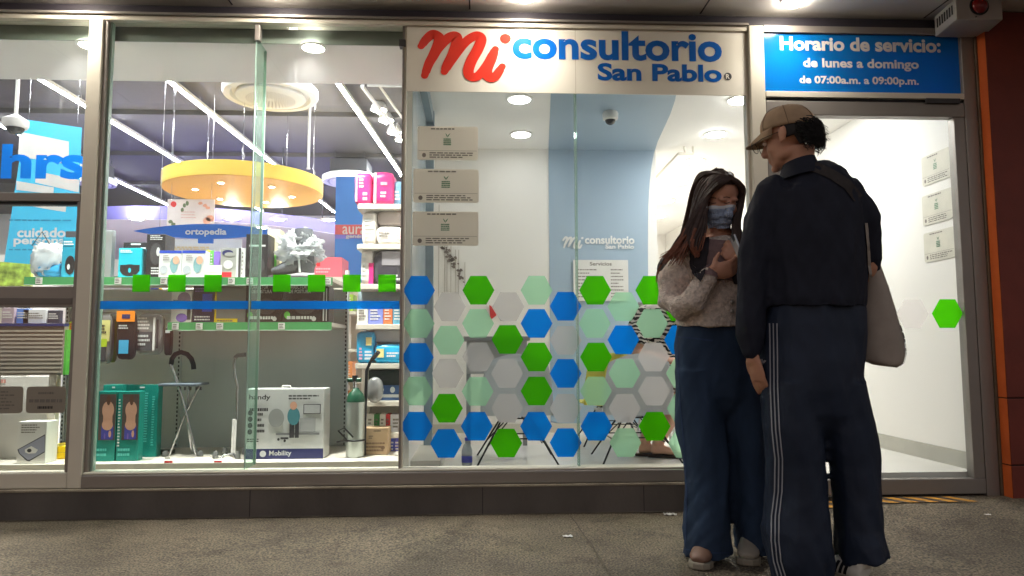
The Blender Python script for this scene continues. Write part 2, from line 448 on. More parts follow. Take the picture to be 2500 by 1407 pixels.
def hexagon(px, py, k, parent, r=39, hh=35, Y=.0035):
    pts = [atY(px+dx*r, py+dy*hh, Y) for dx, dy in ((-1, 0), (-.5, 1), (.5, 1), (1, 0), (.5, -1), (-.5, -1))]
    if k == 'W': return
    MB().poly(pts, VIN[k]).build({'B': 'blue', 'L': 'green', 'M': 'mint', 'G': 'grey'}[k]+'_hexagon', parent)
for px, py, k in HEX: hexagon(px, py, k, CW)

# ---- glass clinic door
DR = MB()
zt0, zt1 = atY(2200, 287, -.01).z, atY(2200, 253, -.01).z
zb0, zb1 = atY(2300, 1205, -.01).z, atY(2300, 1168, -.01).z
xsa, xsb = atY(2360, 700, -.01).x-.03, 2.628
DR.box(XM3+.083, -.03, zt0, xsb, .03, zt1, ALU_D); DR.box(XM3+.083, -.03, zb0, xsb, .03, zb1, ALU_D)
DR.box(xsa, -.028, zb1+.001, xsb-.001, .028, zt0-.001, ALU_D); DR.box(XM3+.084, -.028, zb1+.001, XM3+.16, .028, zt0-.001, ALU_D)
DR = DR.build('clinic_door', BLD, bevel=.003)
MB().box(XM3+.161, -.004, zb1-.01, xsa-.001, .006, zt0+.01, GLC).build('pane', DR)
hexagon(2228, 766, 'G', DR, 39, 35, -.0045); hexagon(2313, 766, 'L', DR, 38, 35, -.0045)
b = MB(); b.box(XM3+.083, -.035, atY(2200, 243, -.02).z, 2.629, .03, atY(2200, 229, -.02).z, ALU); b.box(XM3+.083, -.02, zt1+.002, 2.629, .02, atY(2200, 244, -.02).z, RUB)
x0, za, x1, zb = rect(2262, 240, 2345, 252, -.05); b.box(x0, -.05, za, x1, -.036, zb, DARK)
b.build('door_header', BLD, bevel=.002)
b = MB(); p = atY(1868, 760, -.03); b.tube([(p.x+.02, -.03, .9), (p.x+.02, -.075, .92), (p.x+.02, -.075, 1.28), (p.x+.02, -.03, 1.30)], .011, CHROME); b.build('handle', DR, smooth=40)

# ---- lamps of the building: soffit, clinic ceiling, bulkhead
E_OUT = emit('warm lamp', (1., .91, .76), L_SOFFIT)
E_CL = emit('clinic lamp', (1., .995, .975), L_CLINIC)
E_CL2 = emit('clinic lamp near wall', (1., .995, .975), L_CLINIC*.20)
E_PH = emit('pharmacy lamp', (1., .97, .93), L_SPOT)
E_BK = emit('bulkhead lamp', (1., .95, .84), 24.0)
RING = mat('white lamp ring', (228, 226, 222), .35)
def downlight(x, y, z, r, e, label, group, name='ceiling_downlight', dome=.003):
    t = thing(name, label, 'ceiling light', (x, y, z), group)
    MB().lathe([(r*1.28, -.001), (r*1.28, -.006), (r*1.02, -.009), (r*1.02, -.001)], (x, y, z), RING, 24).build('trim_ring', t, smooth=40)
    MB().lathe([(r, .004), (r, -.0095-dome), (r*.8, -.011-dome*1.4)], (x, y, z), e, 24).build('diffuser', t, smooth=40)
    return t
for i, (px, who) in enumerate(((-560, 'above the entrance bay at the left edge'), (185, 'above the left door bay'), (680, 'above the pharmacy window'), (1280, 'above the red and blue clinic sign'), (1940, 'above the blue opening hours sign'))):
    if i == 0: continue
    p = atZ(px, 0, Z_SOF); y = -.17
    sl = downlight(p.x, y, Z_SOF, .052, E_OUT, 'warm recessed soffit lamp '+who, 'soffit lamps over the shopfront', 'soffit_lamp', .010)
    ld = bpy.data.lights.new('soffit_spot', 'SPOT'); ld.energy = P_SOFFIT; ld.color = (1., .94, .84); ld.spot_size = R(126); ld.spot_blend = 1.; ld.shadow_soft_size = .04
    lo = bpy.data.objects.new('soffit_spot', ld); lo.location = (0, 0, -.03); C.objects.link(lo); lo.parent = sl
CL = [(1268, 241, 'nearest of the left pair, above the back wall'), (1272, 327, 'farther of the left pair, above the back wall'), (1807, 243, 'by the window mullion, nearest of the corridor row'), (1747, 327, 'second of the corridor row'), (1697, 392, 'third of the corridor row beside the pipes'), (1660, 444, 'fourth of the corridor row, left of the woman'), (1628, 489, 'fifth of the corridor row, small and far'), (1607, 528, 'last and smallest of the corridor row')]
for px, py, who in CL:
    p = atZ(px, py, CL_C); downlight(p.x, p.y, CL_C, .068, E_CL2 if px < 1300 else E_CL, 'round clinic ceiling light '+who, 'clinic ceiling lights')
p = atZ(2250, 60, CL_C)
downlight(2.15, .9, CL_C, .075, E_CL, 'added unseen round ceiling light above the space behind the glass door', 'clinic ceiling lights')  # extra lamp out of view, added to brighten the space behind the door
for px, py, who in ((765, 115, 'above the pharmacy window between glass fin and clinic sign'), (222, 109, 'half hidden by the left mullion')):
    p = atZ(px, py, ZB); bs_ = downlight(p.x, p.y, ZB, .058, E_BK, 'round warm spotlight in the bulkhead '+who, 'bulkhead spotlights', 'bulkhead_spotlight', -.003)
    ld = bpy.data.lights.new('bulkhead_spot', 'SPOT'); ld.energy = 255.; ld.color = (1., .97, .91); ld.spot_size = R(112); ld.spot_blend = 1.; ld.shadow_soft_size = .05
    lo = bpy.data.objects.new('bulkhead_spot', ld); lo.location = (0, 0, -.012); C.objects.link(lo); lo.parent = bs_

# ---- LED strips on the pharmacy ceiling
E_LED = emit('LED strip', (.96, .97, 1.), L_STRIP)
for (xa, ya, xb, yb), who in (((-12, 302, 432, 512), 'leftmost strip, passing behind the blue posters'), ((100, 197, 640, 517), 'second strip from the left, passing over the yellow disc'), ((418, 204, 816, 519), 'third strip from the left, behind the glass fin'), ((825, 205, 1010, 472), 'rightmost strip, ending beside the clinic sign')):
    a = atZ(xa, ya, ZC-.09); c = atZ(xb, yb, ZC-.09)
    if ya < 290: a = a+(a-c)*((a.y-.95)/(c.y-a.y))      # the run goes on towards the window above the bulkhead
    d = (c-a).normalized(); n = Vector((d.y, -d.x, 0))*.016; up = Vector((0, 0, .022))
    t = thing('led_strip_light', 'white LED ceiling strip, '+who, 'strip light', a, 'LED strips on the pharmacy ceiling')
    up = Vector((0, 0, .006)); MB().hexa([a-n, a+n, c+n, c-n, a-n+up, a+n+up, c+n+up, c-n+up], E_LED).build('diffuser', t)
    a2, c2 = a+Vector((0, 0, .0065)), c+Vector((0, 0, .0065)); n2 = n*1.5; u2 = Vector((0, 0, .036))
    MB().hexa([a2-n2, a2+n2, c2+n2, c2-n2, a2-n2+u2, a2+n2+u2, c2+n2+u2, c2-n2+u2], ALU).build('housing', t)
    for k in range(5):
        q = a2.lerp(c2, (k+.5)/5); MB().tube([q+Vector((0, 0, .035)), (q.x, q.y, ZC-.001)], .003, ALU, 6).build('hanger', t)

# ------------------------------------------------------------------ ground
def gz(x, y):
    s = max(0, min(1, (x-1.15)/1.0)); k = max(0, min(1, (y+.75)/.7)); s = s*s*(3-2*s); k = k*k*(3-2*k)
    return .056*s*k + .012*noise.noise((x*.9, y*.9, 0))*max(0, min(1, (-y-.1)*2))
gx = sorted(set([-60, -30, -12, -6]+[round(-4+.08*i, 3) for i in range(101)]+[6, 12, 30, 60])); gy = sorted(set([-60, -30, -12, -7, -5]+[round(-4+.08*i, 3) for i in range(51)]+[.3]))
GR = bpy.data.materials.new('speckled pavement'); GR.use_nodes = True
t = GR.node_tree; bs = t.nodes['Principled BSDF']; bs.inputs['Roughness'].default_value = .8
N, K = t.nodes.new, t.links.new
tc = N('ShaderNodeTexCoord')
n1 = N('ShaderNodeTexNoise'); n1.inputs['Scale'].default_value = 125; n1.inputs['Detail'].default_value = 3
n2 = N('ShaderNodeTexNoise'); n2.inputs['Scale'].default_value = 1.6; n2.inputs['Detail'].default_value = 6
v1 = N('ShaderNodeTexVoronoi'); v1.inputs['Scale'].default_value = 70
for q in (n1, n2, v1): K(tc.outputs['Object'], q.inputs['Vector'])
r1 = N('ShaderNodeValToRGB'); e = r1.color_ramp.elements
e[0].position = .36; e[0].color = rgb(64, 57, 49); e[1].position = .68; e[1].color = rgb(150, 136, 116)
K(n1.outputs[0], r1.inputs[0])
r2 = N('ShaderNodeValToRGB'); e = r2.color_ramp.elements
e[0].position = .34; e[0].color = (.55, .53, .5, 1); e[1].position = .66; e[1].color = (1.12, 1.1, 1.05, 1)
K(n2.outputs[0], r2.inputs[0])
n3 = N('ShaderNodeTexNoise'); n3.inputs['Scale'].default_value = 5.5; n3.inputs['Detail'].default_value = 8; n3.inputs['Roughness'].default_value = .7; K(tc.outputs['Object'], n3.inputs['Vector'])
r3 = N('ShaderNodeValToRGB'); e = r3.color_ramp.elements
e[0].position = .36; e[0].color = (.5, .48, .46, 1); e[1].position = .5; e[1].color = (1, 1, 1, 1)
K(n3.outputs[0], r3.inputs[0])
m3 = N('ShaderNodeMix'); m3.data_type = 'RGBA'; m3.blend_type = 'MULTIPLY'; m3.inputs[0].default_value = .75
K(r2.outputs[0], m3.inputs[6]); K(r3.outputs[0], m3.inputs[7])
mx = N('ShaderNodeMix'); mx.data_type = 'RGBA'; mx.blend_type = 'MULTIPLY'; mx.inputs[0].default_value = 1
K(r1.outputs[0], mx.inputs[6]); K(m3.outputs[2], mx.inputs[7]); K(mx.outputs[2], bs.inputs['Base Color'])
ad = N('ShaderNodeMath'); ad.operation = 'ADD'; K(n1.outputs[0], ad.inputs[0]); K(v1.outputs['Distance'], ad.inputs[1])
bp = N('ShaderNodeBump'); bp.inputs['Strength'].default_value = .7; bp.inputs['Distance'].default_value = .012
K(ad.outputs[0], bp.inputs['Height']); K(bp.outputs[0], bs.inputs['Normal'])
b = MB()
b.add([(x, y, gz(x, y)) for y in gy for x in gx], [(j*len(gx)+i, j*len(gx)+i+1, (j+1)*len(gx)+i+1, (j+1)*len(gx)+i) for j in range(len(gy)-1) for i in range(len(gx)-1)], GR)
tag(b.build('pavement', smooth=60), kind='structure')
# a filled joint running across the pavement and a grimy line along the plinth
JNT = mat('joint filler', (84, 76, 66), .9, 0, .3, 20)
b = MB(); P_ = [atZ(x, y, 0) for x, y in ((1392, 1262), (1420, 1300), (1452, 1345), (1478, 1388), (1510, 1450))]
for i in range(48):
    f0, f1 = i/48*4, (i+1)/48*4; k0, k1 = min(int(f0), 3), min(int(f1), 3); q0 = P_[k0].lerp(P_[k0+1], f0-k0); q1 = P_[k1].lerp(P_[k1+1], f1-k1); j0, j1 = (.008*noise.noise((q.x*9, q.y*9, 3)) for q in (q0, q1))
    b.poly([(q0.x-.002+j0, q0.y, gz(q0.x, q0.y)+.005), (q0.x+.003+j0, q0.y, gz(q0.x, q0.y)+.005), (q1.x+.003+j1, q1.y, gz(q1.x, q1.y)+.005), (q1.x-.003+j1, q1.y, gz(q1.x, q1.y)+.005)], JNT)
tag(b.build('pavement_joint'), kind='structure')
b = MB(); x = -3.6
while x < 1.4:
    w0, w1 = (.012+.012*noise.noise((q*3, 0, 7)) for q in (x, x+.06)); b.poly([(x, -.0555, gz(x, -.06)+.005), (x, -.0555-abs(w0), gz(x, -.06)+.005), (x+.06, -.0555-abs(w1), gz(x+.06, -.06)+.005), (x+.06, -.0555, gz(x+.06, -.06)+.005)], JNT); x += .06
tag(b.build('gutter_grime'), kind='structure')
# yellow and black hazard stripes at the door
b = MB(); YEL = mat('worn yellow paint', (190, 134, 44), .8, 0, .45, 40); BLK = mat('worn black paint', (70, 60, 50), .8, 0, .3, 30)
y0, y1 = -.165, -.06
k = 0; x = 1.56
while x < 2.36:
    q = [(x+.075, y0), (x+.075+.05, y0), (x+.05, y1), (x, y1)]
    b.poly([(min(a, 2.66), c, gz(a, c)+.005) for a, c in q], YEL if k % 2 == 0 else BLK)
    x += .05; k += 1
tag(b.build('hazard_marking'), kind='structure')
# ---- pier at the right; lamplit side and unlit front put into its colours
PIER_LIT = mat('lit orange pier side', (204, 96, 44), .5, 0, .12, 5, .1, 40); PIER_UNLIT = mat('unlit dark red pier front', (116, 46, 34), .55, 0, .15, 5, .15, 40)
t = thing('wall', 'pier right of the glass door, coloured orange where lit, dark red where unlit', 'wall', (2.76, 0, 0))
b = MB(); x0 = 2.7165; zs = [-.1, .22, .56, 2.628]
for za, zb in zip(zs, zs[1:]):
    b.box(x0, -.10, za+.003, x0+4.2, .3, zb-.003, PIER_UNLIT); b.poly([(x0-.0025, .3, za+.003), (x0-.0025, -.10, za+.003), (x0-.0025, -.10, zb-.003), (x0-.0025, .3, zb-.003)], PIER_LIT)
b.box(x0+.004, -.095, -.1, x0+4.19, .29, 2.62, mat('dark joint', (40, 22, 18), .8))
b.build('masonry', t, bevel=.004)

# ---- alarm siren box under the soffit
zb_ = atY(2300, 92, -.02).z; fl = atZ(2335, 48, zb_); fr = atZ(2449, 48, zb_); bl = atY(2283, 92, -.02); br = atY(2396, 93, -.02)
t = thing('alarm_siren', 'white alarm box with side vents and a red beacon under the soffit', 'alarm', (fl.x, fl.y, zb_))
WB = mat('off white enamel', (176, 172, 168), .45, 0, .06, 6)
ht = Z_SOF-zb_-.004; up = Vector((0, 0, ht)); B4 = [fl, fr, Vector((br.x, br.y, zb_)), Vector((bl.x, bl.y, zb_))]
MB().hexa([*B4, *[q+up for q in B4]], WB).build('case', t, bevel=.005)
v = MB(); a, c = B4[3], B4[0]; d = (c-a); nrm = Vector((-d.y, d.x, 0)).normalized()
if nrm.x > 0: nrm = -nrm
for k in range(7):
    o = a+d*(.14+k*.115); q = [o+up*.35, o+d*.045+up*.35, o+d*.045+up*.78, o+up*.78]
    v.slab([p+nrm*.003 for p in q], -nrm*.002, BLACK)
v.build('vent_slot', t)
mid = B4[0].lerp(B4[1], .5)+up*.62; fd = (B4[0]-B4[3]).normalized()
v = MB(); fn = Vector((0, -1, 0)); RED = mat('red beacon plastic', (120, 14, 18), .2, 0, .05, coat=.6)
M_ = fn.to_track_quat('Z', 'Y').to_matrix()
v.ball(mid+fn*.004, (.042, .042, .03), RED, 20, 12, M_); v.build('beacon', t, smooth=60)
v = MB(); v.tube([mid-fn*.002, mid+fn*.006], .05, BLACK, 24); v.build('beacon_collar', t, smooth=40)
v = MB(); v.ball((fl+(fr-fl)*.42+up*.12-fn*-.002), .004, DARK, 8, 6); v.build('screw', t, smooth=60)
# ------------------------------------------------------------------ signs
CREAM = mat('cream sign panel', (230, 226, 215), .28, 0, .02, 2, coat=.3)
x0, za, x1, zb = rect(993, 66, 1821, 228, -.014)
SG = thing('shop_sign', 'long cream sign panel with red script and blue letters above the clinic window', 'sign', ((x0+x1)/2, -.014, za))
b = MB(); b.box(x0, -.012, za, x1, -.005, zb, CREAM); xjj = atY(1405, 150, -.014).x
b.box(xjj-.001, -.0125, za, xjj+.001, -.0119, zb, mat('panel joint', (176, 166, 148), .5)); b.build('panel', SG)
def px_text(s, r, Y, m, bold, mb):
    a = rect(*r, Y); return mb.text(s, (a[0], Y, a[1]), X3*(a[2]-a[0]), Z3*(a[3]-a[1]), m, bold)
b = MB(); px_text('consultorio', (1251, 76, 1762, 148), -.0135, TXT_B, .03, b); px_text('San Pablo', (1459, 156, 1762, 199), -.0135, TXT_B, .035, b)
b.build('lettering', SG)
def script_mi(o, u, v, m, mb, w=.105, lift=Vector((0, -.0004, 0))):
    """brush script 'mi' drawn in a unit box 1.7 wide"""
    def cv(*p, n=10):
        P = [Vector((a, c, 0)) for a, c in p]; out = []
        P = [P[0]*2-P[1]]+P+[P[-1]*2-P[-2]]
        for i in range(1, len(P)-2):
            for k in range(n):
                t = k/n; a0, a1, a2, a3 = P[i-1:i+3]
                out.append(.5*((2*a1)+(a2-a0)*t+(2*a0-5*a1+4*a2-a3)*t*t+(3*a1-a0-3*a2+a3)*t**3))
        return out+[P[-2]]
    ST = [cv((.03, .70), (.13, .86), (.25, .97), (.36, .90), (.36, .78), (.27, .52), (.18, .32), (.10, .05)),
          cv((.22, .36), (.36, .66), (.55, .90), (.68, .93), (.70, .80), (.62, .52), (.52, .30), (.47, .14)),
          cv((.47, .14), (.62, .42), (.86, .80), (1.06, .95), (1.16, .88), (1.10, .66), (.98, .40), (.92, .18), (.96, .05), (1.10, .06), (1.26, .30), (1.40, .62)),
          cv((1.43, .66), (1.36, .44), (1.27, .20), (1.30, .05), (1.42, .05), (1.56, .28))]
    k = 0
    for st in ST:
        n = len(st); W = [w*(.72+.28*math.sin(math.pi*min(1, max(0, i/(n-1)))))*(1 if 2 < i < n-3 else .9) for i in range(n)]
        L, Rr = [], []
        for i, p in enumerate(st):
            t = (st[min(i+1, n-1)]-st[max(i-1, 0)]).normalized(); q = Vector((-t.y, t.x, 0))*W[i]
            L.append(p+q); Rr.append(p-q)
        f = lambda p, k: Vector(o)+Vector(u)*(p.x/1.7)+Vector(v)*p.y+lift*k
        for i in range(n-1):
            mb.poly([f(L[i], k), f(Rr[i], k), f(Rr[i+1], k), f(L[i+1], k)], m)
        for e, j in ((0, 0), (n-1, n-1)):
            c = st[j]; mb.poly([f(c+Vector((math.cos(a*math.pi/8), math.sin(a*math.pi/8), 0))*W[j], k+.5) for a in range(16)], m)
        k += 1
    c = Vector((1.62, .90, 0)); mb.poly([f(c+Vector((math.cos(a*math.pi/10), math.sin(a*math.pi/10), 0))*.105, k) for a in range(20)], m)
b = MB(); a = rect(1024, 82, 1240, 192, -.0135); script_mi((a[0], -.0135, a[1]), X3*(a[2]-a[0])*1.02, Z3*(a[3]-a[1]), TXT_R, b); b.build('script_lettering', SG)
b = MB(); c = atY(1777, 187, -.0138)
b.poly([c+Vector((math.cos(i*math.pi/10)*.021, 0, math.sin(i*math.pi/10)*.021)) for i in range(20)], DARK)
b.text('R', c+Vector((-.011, -.0008, -.013)), X3*.021, Z3*.026, CREAM, .03); b.build('registered_mark', SG)

x0, za, x1, zb = rect(1866, 74, 2345, 228, -.006)
SG = thing('hours_sign', 'blue opening hours sign with white letters above the glass door', 'sign', ((x0+x1)/2, -.006, za))
BLUES = film('blue sign film', (10, 124, 204), .0, .34, .15, .05)
b = MB(); b.box(x0, -.006, za, x1, -.002, zb, BLUES); b.build('panel', SG)
b = MB(); WL = mat('white cut letters', (222, 222, 220), .5)
px_text('Horario de servicio:', (1904, 92, 2296, 126), -.0075, WL, .035, b); px_text('de lunes a domingo', (1961, 144, 2243, 173), -.0075, WL, .03, b)
px_text('de 07:00a.m. a 09:00p.m.', (1952, 187, 2243, 211), -.0075, WL, .03, b); b.build('lettering', SG)
b = MB(); b.box(x1+.002, -.02, za, x1+.034, .02, zb, ALU); b.box(x0, -.02, zb+.001, x1+.034, .02, zb+.012, ALU_D); b.build('edge_frame', SG)

# ---- eco notices on the clinic glass and on the right wall
CARD = film('beige notice card', (236, 231, 221), 0, .58, .4, .05); CARDW = mat('pale notice card', (212, 208, 194), .5)
def notice(o, u, v, label, group, card, n, seed):
    t = thing('window_notice', label, 'notice', o, group); o, u, v = Vector(o), Vector(u), Vector(v); nn = Vector(n)
    W, Hh = u.length, v.length; r = .06*Hh; pts = []
    for cxx, cyy, a0 in ((W-r, r, -90), (W-r, Hh-r, 0), (r, Hh-r, 90), (r, r, 180)):
        for k in range(5):
            a = R(a0+k*22.5); pts.append(o+u*((cxx+r*math.cos(a))/W)+v*((cyy+r*math.sin(a))/Hh))
    MB().slab(pts, -nn*.003, card).build('card', t)
    p = MB(); e = nn*.001
    p.lines(o+u*.22+v*.90+e, u*.55, v*.05, TXT_Y, 1, .8, seed)
    p.poly([o+u*.02+v*.27+e, o+u*.98+v*.27+e, o+u*.98+v*.278+e, o+u*.02+v*.278+e], TXT_Y)
    p.lines(o+u*.20+v*.05+e, u*.74, v*.19, TXT_Y, 3, .5, seed+1, .25)
    c = o+u*.11+v*.14+e; p.poly([c+u*(.034*math.cos(i*.785))+v*(.07*math.sin(i*.785)) for i in range(8)], TXT_Y)
    p.lines(o+u*.43+v*.43+e, u*.13, v*.22, TXT_G, 4, .62, seed+2, .05)
    for a, d in ((.475, -.03), (.52, .035)):
        p.poly([o+u*.497+v*.67+e, o+u*(a+d*.2)+v*.75+e, o+u*(.497+d*1.2)+v*.80+e, o+u*(.497+d*.2)+v*.74+e], TXT_G)
    p.build('print', t)
for i, (r, who) in enumerate((((1019, 309, 1167, 391), 'topmost of three'), ((1009, 413, 1169, 495), 'middle of three'), ((1007, 517, 1168, 600), 'lowest of three'))):
    a = rect(*r, -.002); notice((a[0], -.001, a[1]), X3*(a[2]-a[0]), Z3*(a[3]-a[1]), 'beige eco notice with green leaf on the clinic glass, '+who, 'eco notices on the clinic window', CARD, (0, -1, 0), i*5)
def wallpt(px, py):
    d = ray(px, py); tt = (XR-.005-CAM.x)/d.x; return CAM+d*tt
for i, (q, who) in enumerate(((((2253, 461), (2320, 426), (2313, 357), (2247, 390)), 'topmost of three'), (((2254, 556), (2326, 529), (2322, 455), (2248, 484)), 'middle of three'), (((2258, 646), (2331, 622), (2327, 550), (2252, 575)), 'lowest of three'))):
    p = [wallpt(*c) for c in q]; z0 = (p[0].z+p[1].z)/2; z1 = (p[2].z+p[3].z)/2
    o = Vector((XR-.005, p[0].y, z0)); notice(o, (0, p[1].y-p[0].y, 0), (0, 0, z1-z0), 'pale eco notice on white wall behind glass door, '+who, 'eco notices on the clinic wall', CARDW, (-1, 0, 0), 20+i*5)
# beige info stickers low on the left bay
for i, (r, who) in enumerate((((-58, 944, 55, 1010), 'left one cut by the photo edge'), ((63, 944, 159, 1009), 'right one beside the dark stile'))):
    a = rect(*r, 0); t = thing('window_sticker', 'grey beige sticker low on left bay glass, '+who, 'sticker', (a[0], .004, a[1]), 'grey stickers low on the left bay')
    p = MB(); W, Hh = a[2]-a[0], a[3]-a[1]; rr = .018; pts = []
    for cxx, cyy, a0 in ((W-rr, rr, -90), (W-rr, Hh-rr, 0), (rr, Hh-rr, 90), (rr, rr, 180)):
        for k in range(5): an = R(a0+k*22.5); pts.append((a[0]+cxx+rr*math.cos(an), .0045, a[1]+cyy+rr*math.sin(an)))
    p.slab(pts, (0, -.0015, 0), film('grey sticker film', (158, 150, 138), 0, .25)); p.build('film', t)
    p = MB(); o = Vector((a[0], .0022, a[1]))
    if i: p.lines(o+X3*W*.3+Z3*Hh*.68, X3*W*.4, Z3*Hh*.14, TXT_Y, 1, .6, 3, 0); p.lines(o+X3*W*.08+Z3*Hh*.36, X3*W*.84, Z3*Hh*.2, TXT_Y, 1, .6, 5, 0); p.lines(o+X3*W*.3+Z3*Hh*.14, X3*W*.4, Z3*Hh*.14, TXT_K, 1, .7, 7, 0)
    else: p.lines(o+X3*W*.1+Z3*Hh*.12, X3*W*.8, Z3*Hh*.74, TXT_Y, 6, .4, 2, .3)
    p.build('print', t)

# ------------------------------------------------------------------ clinic furniture
p = atZ(1490, 290, CL_C-.05)
t = thing('dome_camera', 'white dome security camera on the blue clinic ceiling', 'security camera', (p.x, p.y, CL_C))
MB().lathe([(.05, -.005), (.056, -.02), (.052, -.055), (.034, -.062)], (p.x, p.y, CL_C), PAPER, 24).build('housing', t, smooth=40)
b = MB(); b.ball((p.x, p.y, CL_C-.06), (.036, .036, .034), mat('smoked dome', (30, 30, 32), .08), 20, 12); b.build('dome', t, smooth=60)
# white sign lettering on the blue wall
a = rect(1372, 575, 1552, 610, YW-.012)
t = thing('wall_lettering', 'small white script and block lettering on the grey blue clinic wall', 'sign', (a[0], YW-.012, a[1]))
b = MB(); q = rect(1428, 576, 1549, 596, YW-.012); b.text('consultorio', (q[0], YW-.012, q[1]), X3*(q[2]-q[0]), Z3*(q[3]-q[1]), TXT_W, .03)
q = rect(1478, 597, 1548, 608, YW-.012); b.text('San Pablo', (q[0], YW-.012, q[1]), X3*(q[2]-q[0]), Z3*(q[3]-q[1]), TXT_W, .03); b.build('lettering', t)
b = MB(); q = rect(1374, 579, 1424, 606, YW-.012); script_mi((q[0], YW-.012, q[1]), X3*(q[2]-q[0]), Z3*(q[3]-q[1]), TXT_W, b, .1); b.build('script_lettering', t)
a = rect(1400, 635, 1534, 735, YW-.02)
t = thing('price_list', 'white printed service list on the grey blue clinic wall', 'notice', (a[0], YW-.02, a[1]))
MB().box(a[0], YW-.02, a[1], a[2], YW-.012, a[3], PAPER).build('sheet', t)
b = MB(); o = Vector((a[0], YW-.0212, a[1])); W, Hh = a[2]-a[0], a[3]-a[1]
b.text('Servicios', o+X3*W*.30+Z3*Hh*.86, X3*W*.40, Z3*Hh*.09, TXT_Y, .02); b.lines(o+X3*W*.08+Z3*Hh*.06, X3*W*.42, Z3*Hh*.74, TXT_Y, 9, .3, 4, .6); b.lines(o+X3*W*.68+Z3*Hh*.06, X3*W*.25, Z3*Hh*.74, TXT_Y, 9, .3, 8, .5)
b.build('print', t)
# hanging wall decoration by the partition
t = thing('wall_decoration', 'grey branch decal with thin hanging stems on the white clinic wall', 'decoration', (atY(1100, 640, YW).x, YW, 1.2))
b = MB(); rr = random.Random(3); TW = mat('grey decal', (128, 118, 112), .6)
for k, (xx, y0) in enumerate(((1072, 500), (1086, 560), (1092, 520), (1101, 600), (1112, 610), (1120, 610), (1135, 640))):
    p0 = atY(xx, y0, YW-.008); p1 = atY(xx+2, 740+rr.uniform(-20, 20), YW-.008); b.box(p0.x-.0022, YW-.008, p1.z, p0.x+.0022, YW-.004, p0.z, mat('pale grey stem', (176, 168, 158), .6))
for k in range(34):
    u = k/33; xx = 1082+u*52+rr.uniform(-7, 7); yy = 598+u*86+rr.uniform(-9, 9); c = atY(xx, yy, YW-.010); s = rr.uniform(.006, .016); an = rr.uniform(0, 3)
    b.slab([c+Vector((math.cos(an+i*1.257)*s*(1.5 if i % 2 else .7), 0, math.sin(an+i*1.257)*s)) for i in range(5)], (0, .004, 0), TW)
b.build('branch_decal', t)
# frosted shell chairs with wire legs
SHELL = film('smoky shell plastic', (214, 216, 218), .30, .75, .25, .05); WIRE = mat('black wire', (24, 24, 26), .4, .3)
def shell_chair(px, label, col, Y=.50, dz=0):
    c = atY(px, 1000, Y).x; z = CL_F
    t = thing('shell_chair', label, 'chair', (c, Y, z), 'clinic waiting chairs')
    prof = []
    nu, nv = 18, 14; vs = []; fs = []
    for j in range(nv+1):
        v = j/nv
        for i in range(nu+1):
            u = i/nu*2-1
            if v < .5:
                s = v/.5; y = .32-.38*s; zz = .275-.03*math.sin(s*3)+.05*u*u*s; wd = .20+.01*s
            else:
                s = (v-.5)/.5; y = -.06-.09*s+.06*u*u*s; zz = .270+.355*s-.05*u*u*s*s; wd = .212-.035*s*s
            # turn so that the back faces the window
            vs.append((c+u*wd, Y+y+.05, z+zz-.0))
    for j in range(nv):
        for i in range(nu): fs.append((j*(nu+1)+i, j*(nu+1)+i+1, (j+1)*(nu+1)+i+1, (j+1)*(nu+1)+i))
    m = MB(); m.add(vs, fs, col); o = m.build('shell', t, smooth=60); sd = o.modifiers.new('thickness', 'SOLIDIFY'); sd.thickness = .008
    for sx in (-1, 1):
        for sy in (-1, 1):
            a = Vector((c+sx*.08, Y+.10+sy*.06, z+.258)); e = Vector((c+sx*.23, Y+.10+sy*.21, z+.0))
            l = MB(); l.tube([a, e], .0055, WIRE, 8); l.tube([a+Vector((sx*-.05, 0, 0)), a.lerp(e, .62), ], .004, WIRE, 6); l.build('leg', t, smooth=40)
    s_ = MB(); s_.tube([(c-.09, Y+.04, z+.25), (c+.09, Y+.04, z+.25), (c+.09, Y+.16, z+.25), (c-.09, Y+.16, z+.25)], .005, WIRE, 8, closed=True)
    for sx in (-1, 1): s_.tube([(c+sx*.14, Y+.10-.15, z+.12), (c+sx*.14, Y+.10+.15, z+.12)], .004, WIRE, 6); s_.tube([(c-.14, Y+.1+sx*.125, z+.14), (c+.14, Y+.1+sx*.125, z+.14)], .004, WIRE, 6)
    s_.build('underframe', t, smooth=40)
    return t
shell_chair(1262, 'smoky grey shell chair with black wire legs, left one behind the hexagons', SHELL)
shell_chair(1558, 'smoky grey shell chair with black wire legs, right one behind the hexagons', SHELL)
YCH = mat('pale yellow plastic', (226, 216, 96), .4)
shell_chair(1500, 'pale yellow shell chair deeper in the clinic behind the grey chair', YCH, 1.25)
# grey desk and monitor seen between hexagons
a = rect(1132, 822, 1292, 912, 1.3)
t = thing('side_table', 'grey side table behind the left shell chair in the clinic', 'table', (a[0], 1.3, CL_F)); DG = mat('mid grey laminate', (140, 142, 144), .4)
MB().box(a[0], 1.2, a[3]-.03, a[2], 1.7, a[3], DG).build('tabletop', t, bevel=.003)
b = MB(); b.box(a[0]+.02, 1.24, a[1], a[2]-.02, 1.66, a[3]-.031, mat('grey cabinet side', (166, 166, 166), .45)); b.build('cabinet', t)
for xx in (a[0]+.02, a[2]-.05): MB().box(xx, 1.24, CL_F, xx+.03, 1.27, a[1]-.001, DG).build('leg', t)
a = rect(1555, 742, 1640, 812, 1.35)
t = thing('office_chair', 'dark grey framed chair back behind the seated person in the clinic', 'chair', (a[0]+.1, 1.4, CL_F))
MB().tube([(a[0], 1.35, a[1]), (a[0]+.02, 1.35, a[3]), (a[2], 1.35, a[3]), (a[2]+.02, 1.35, a[1])], .018, DG, 10).build('back_frame', t, smooth=50)
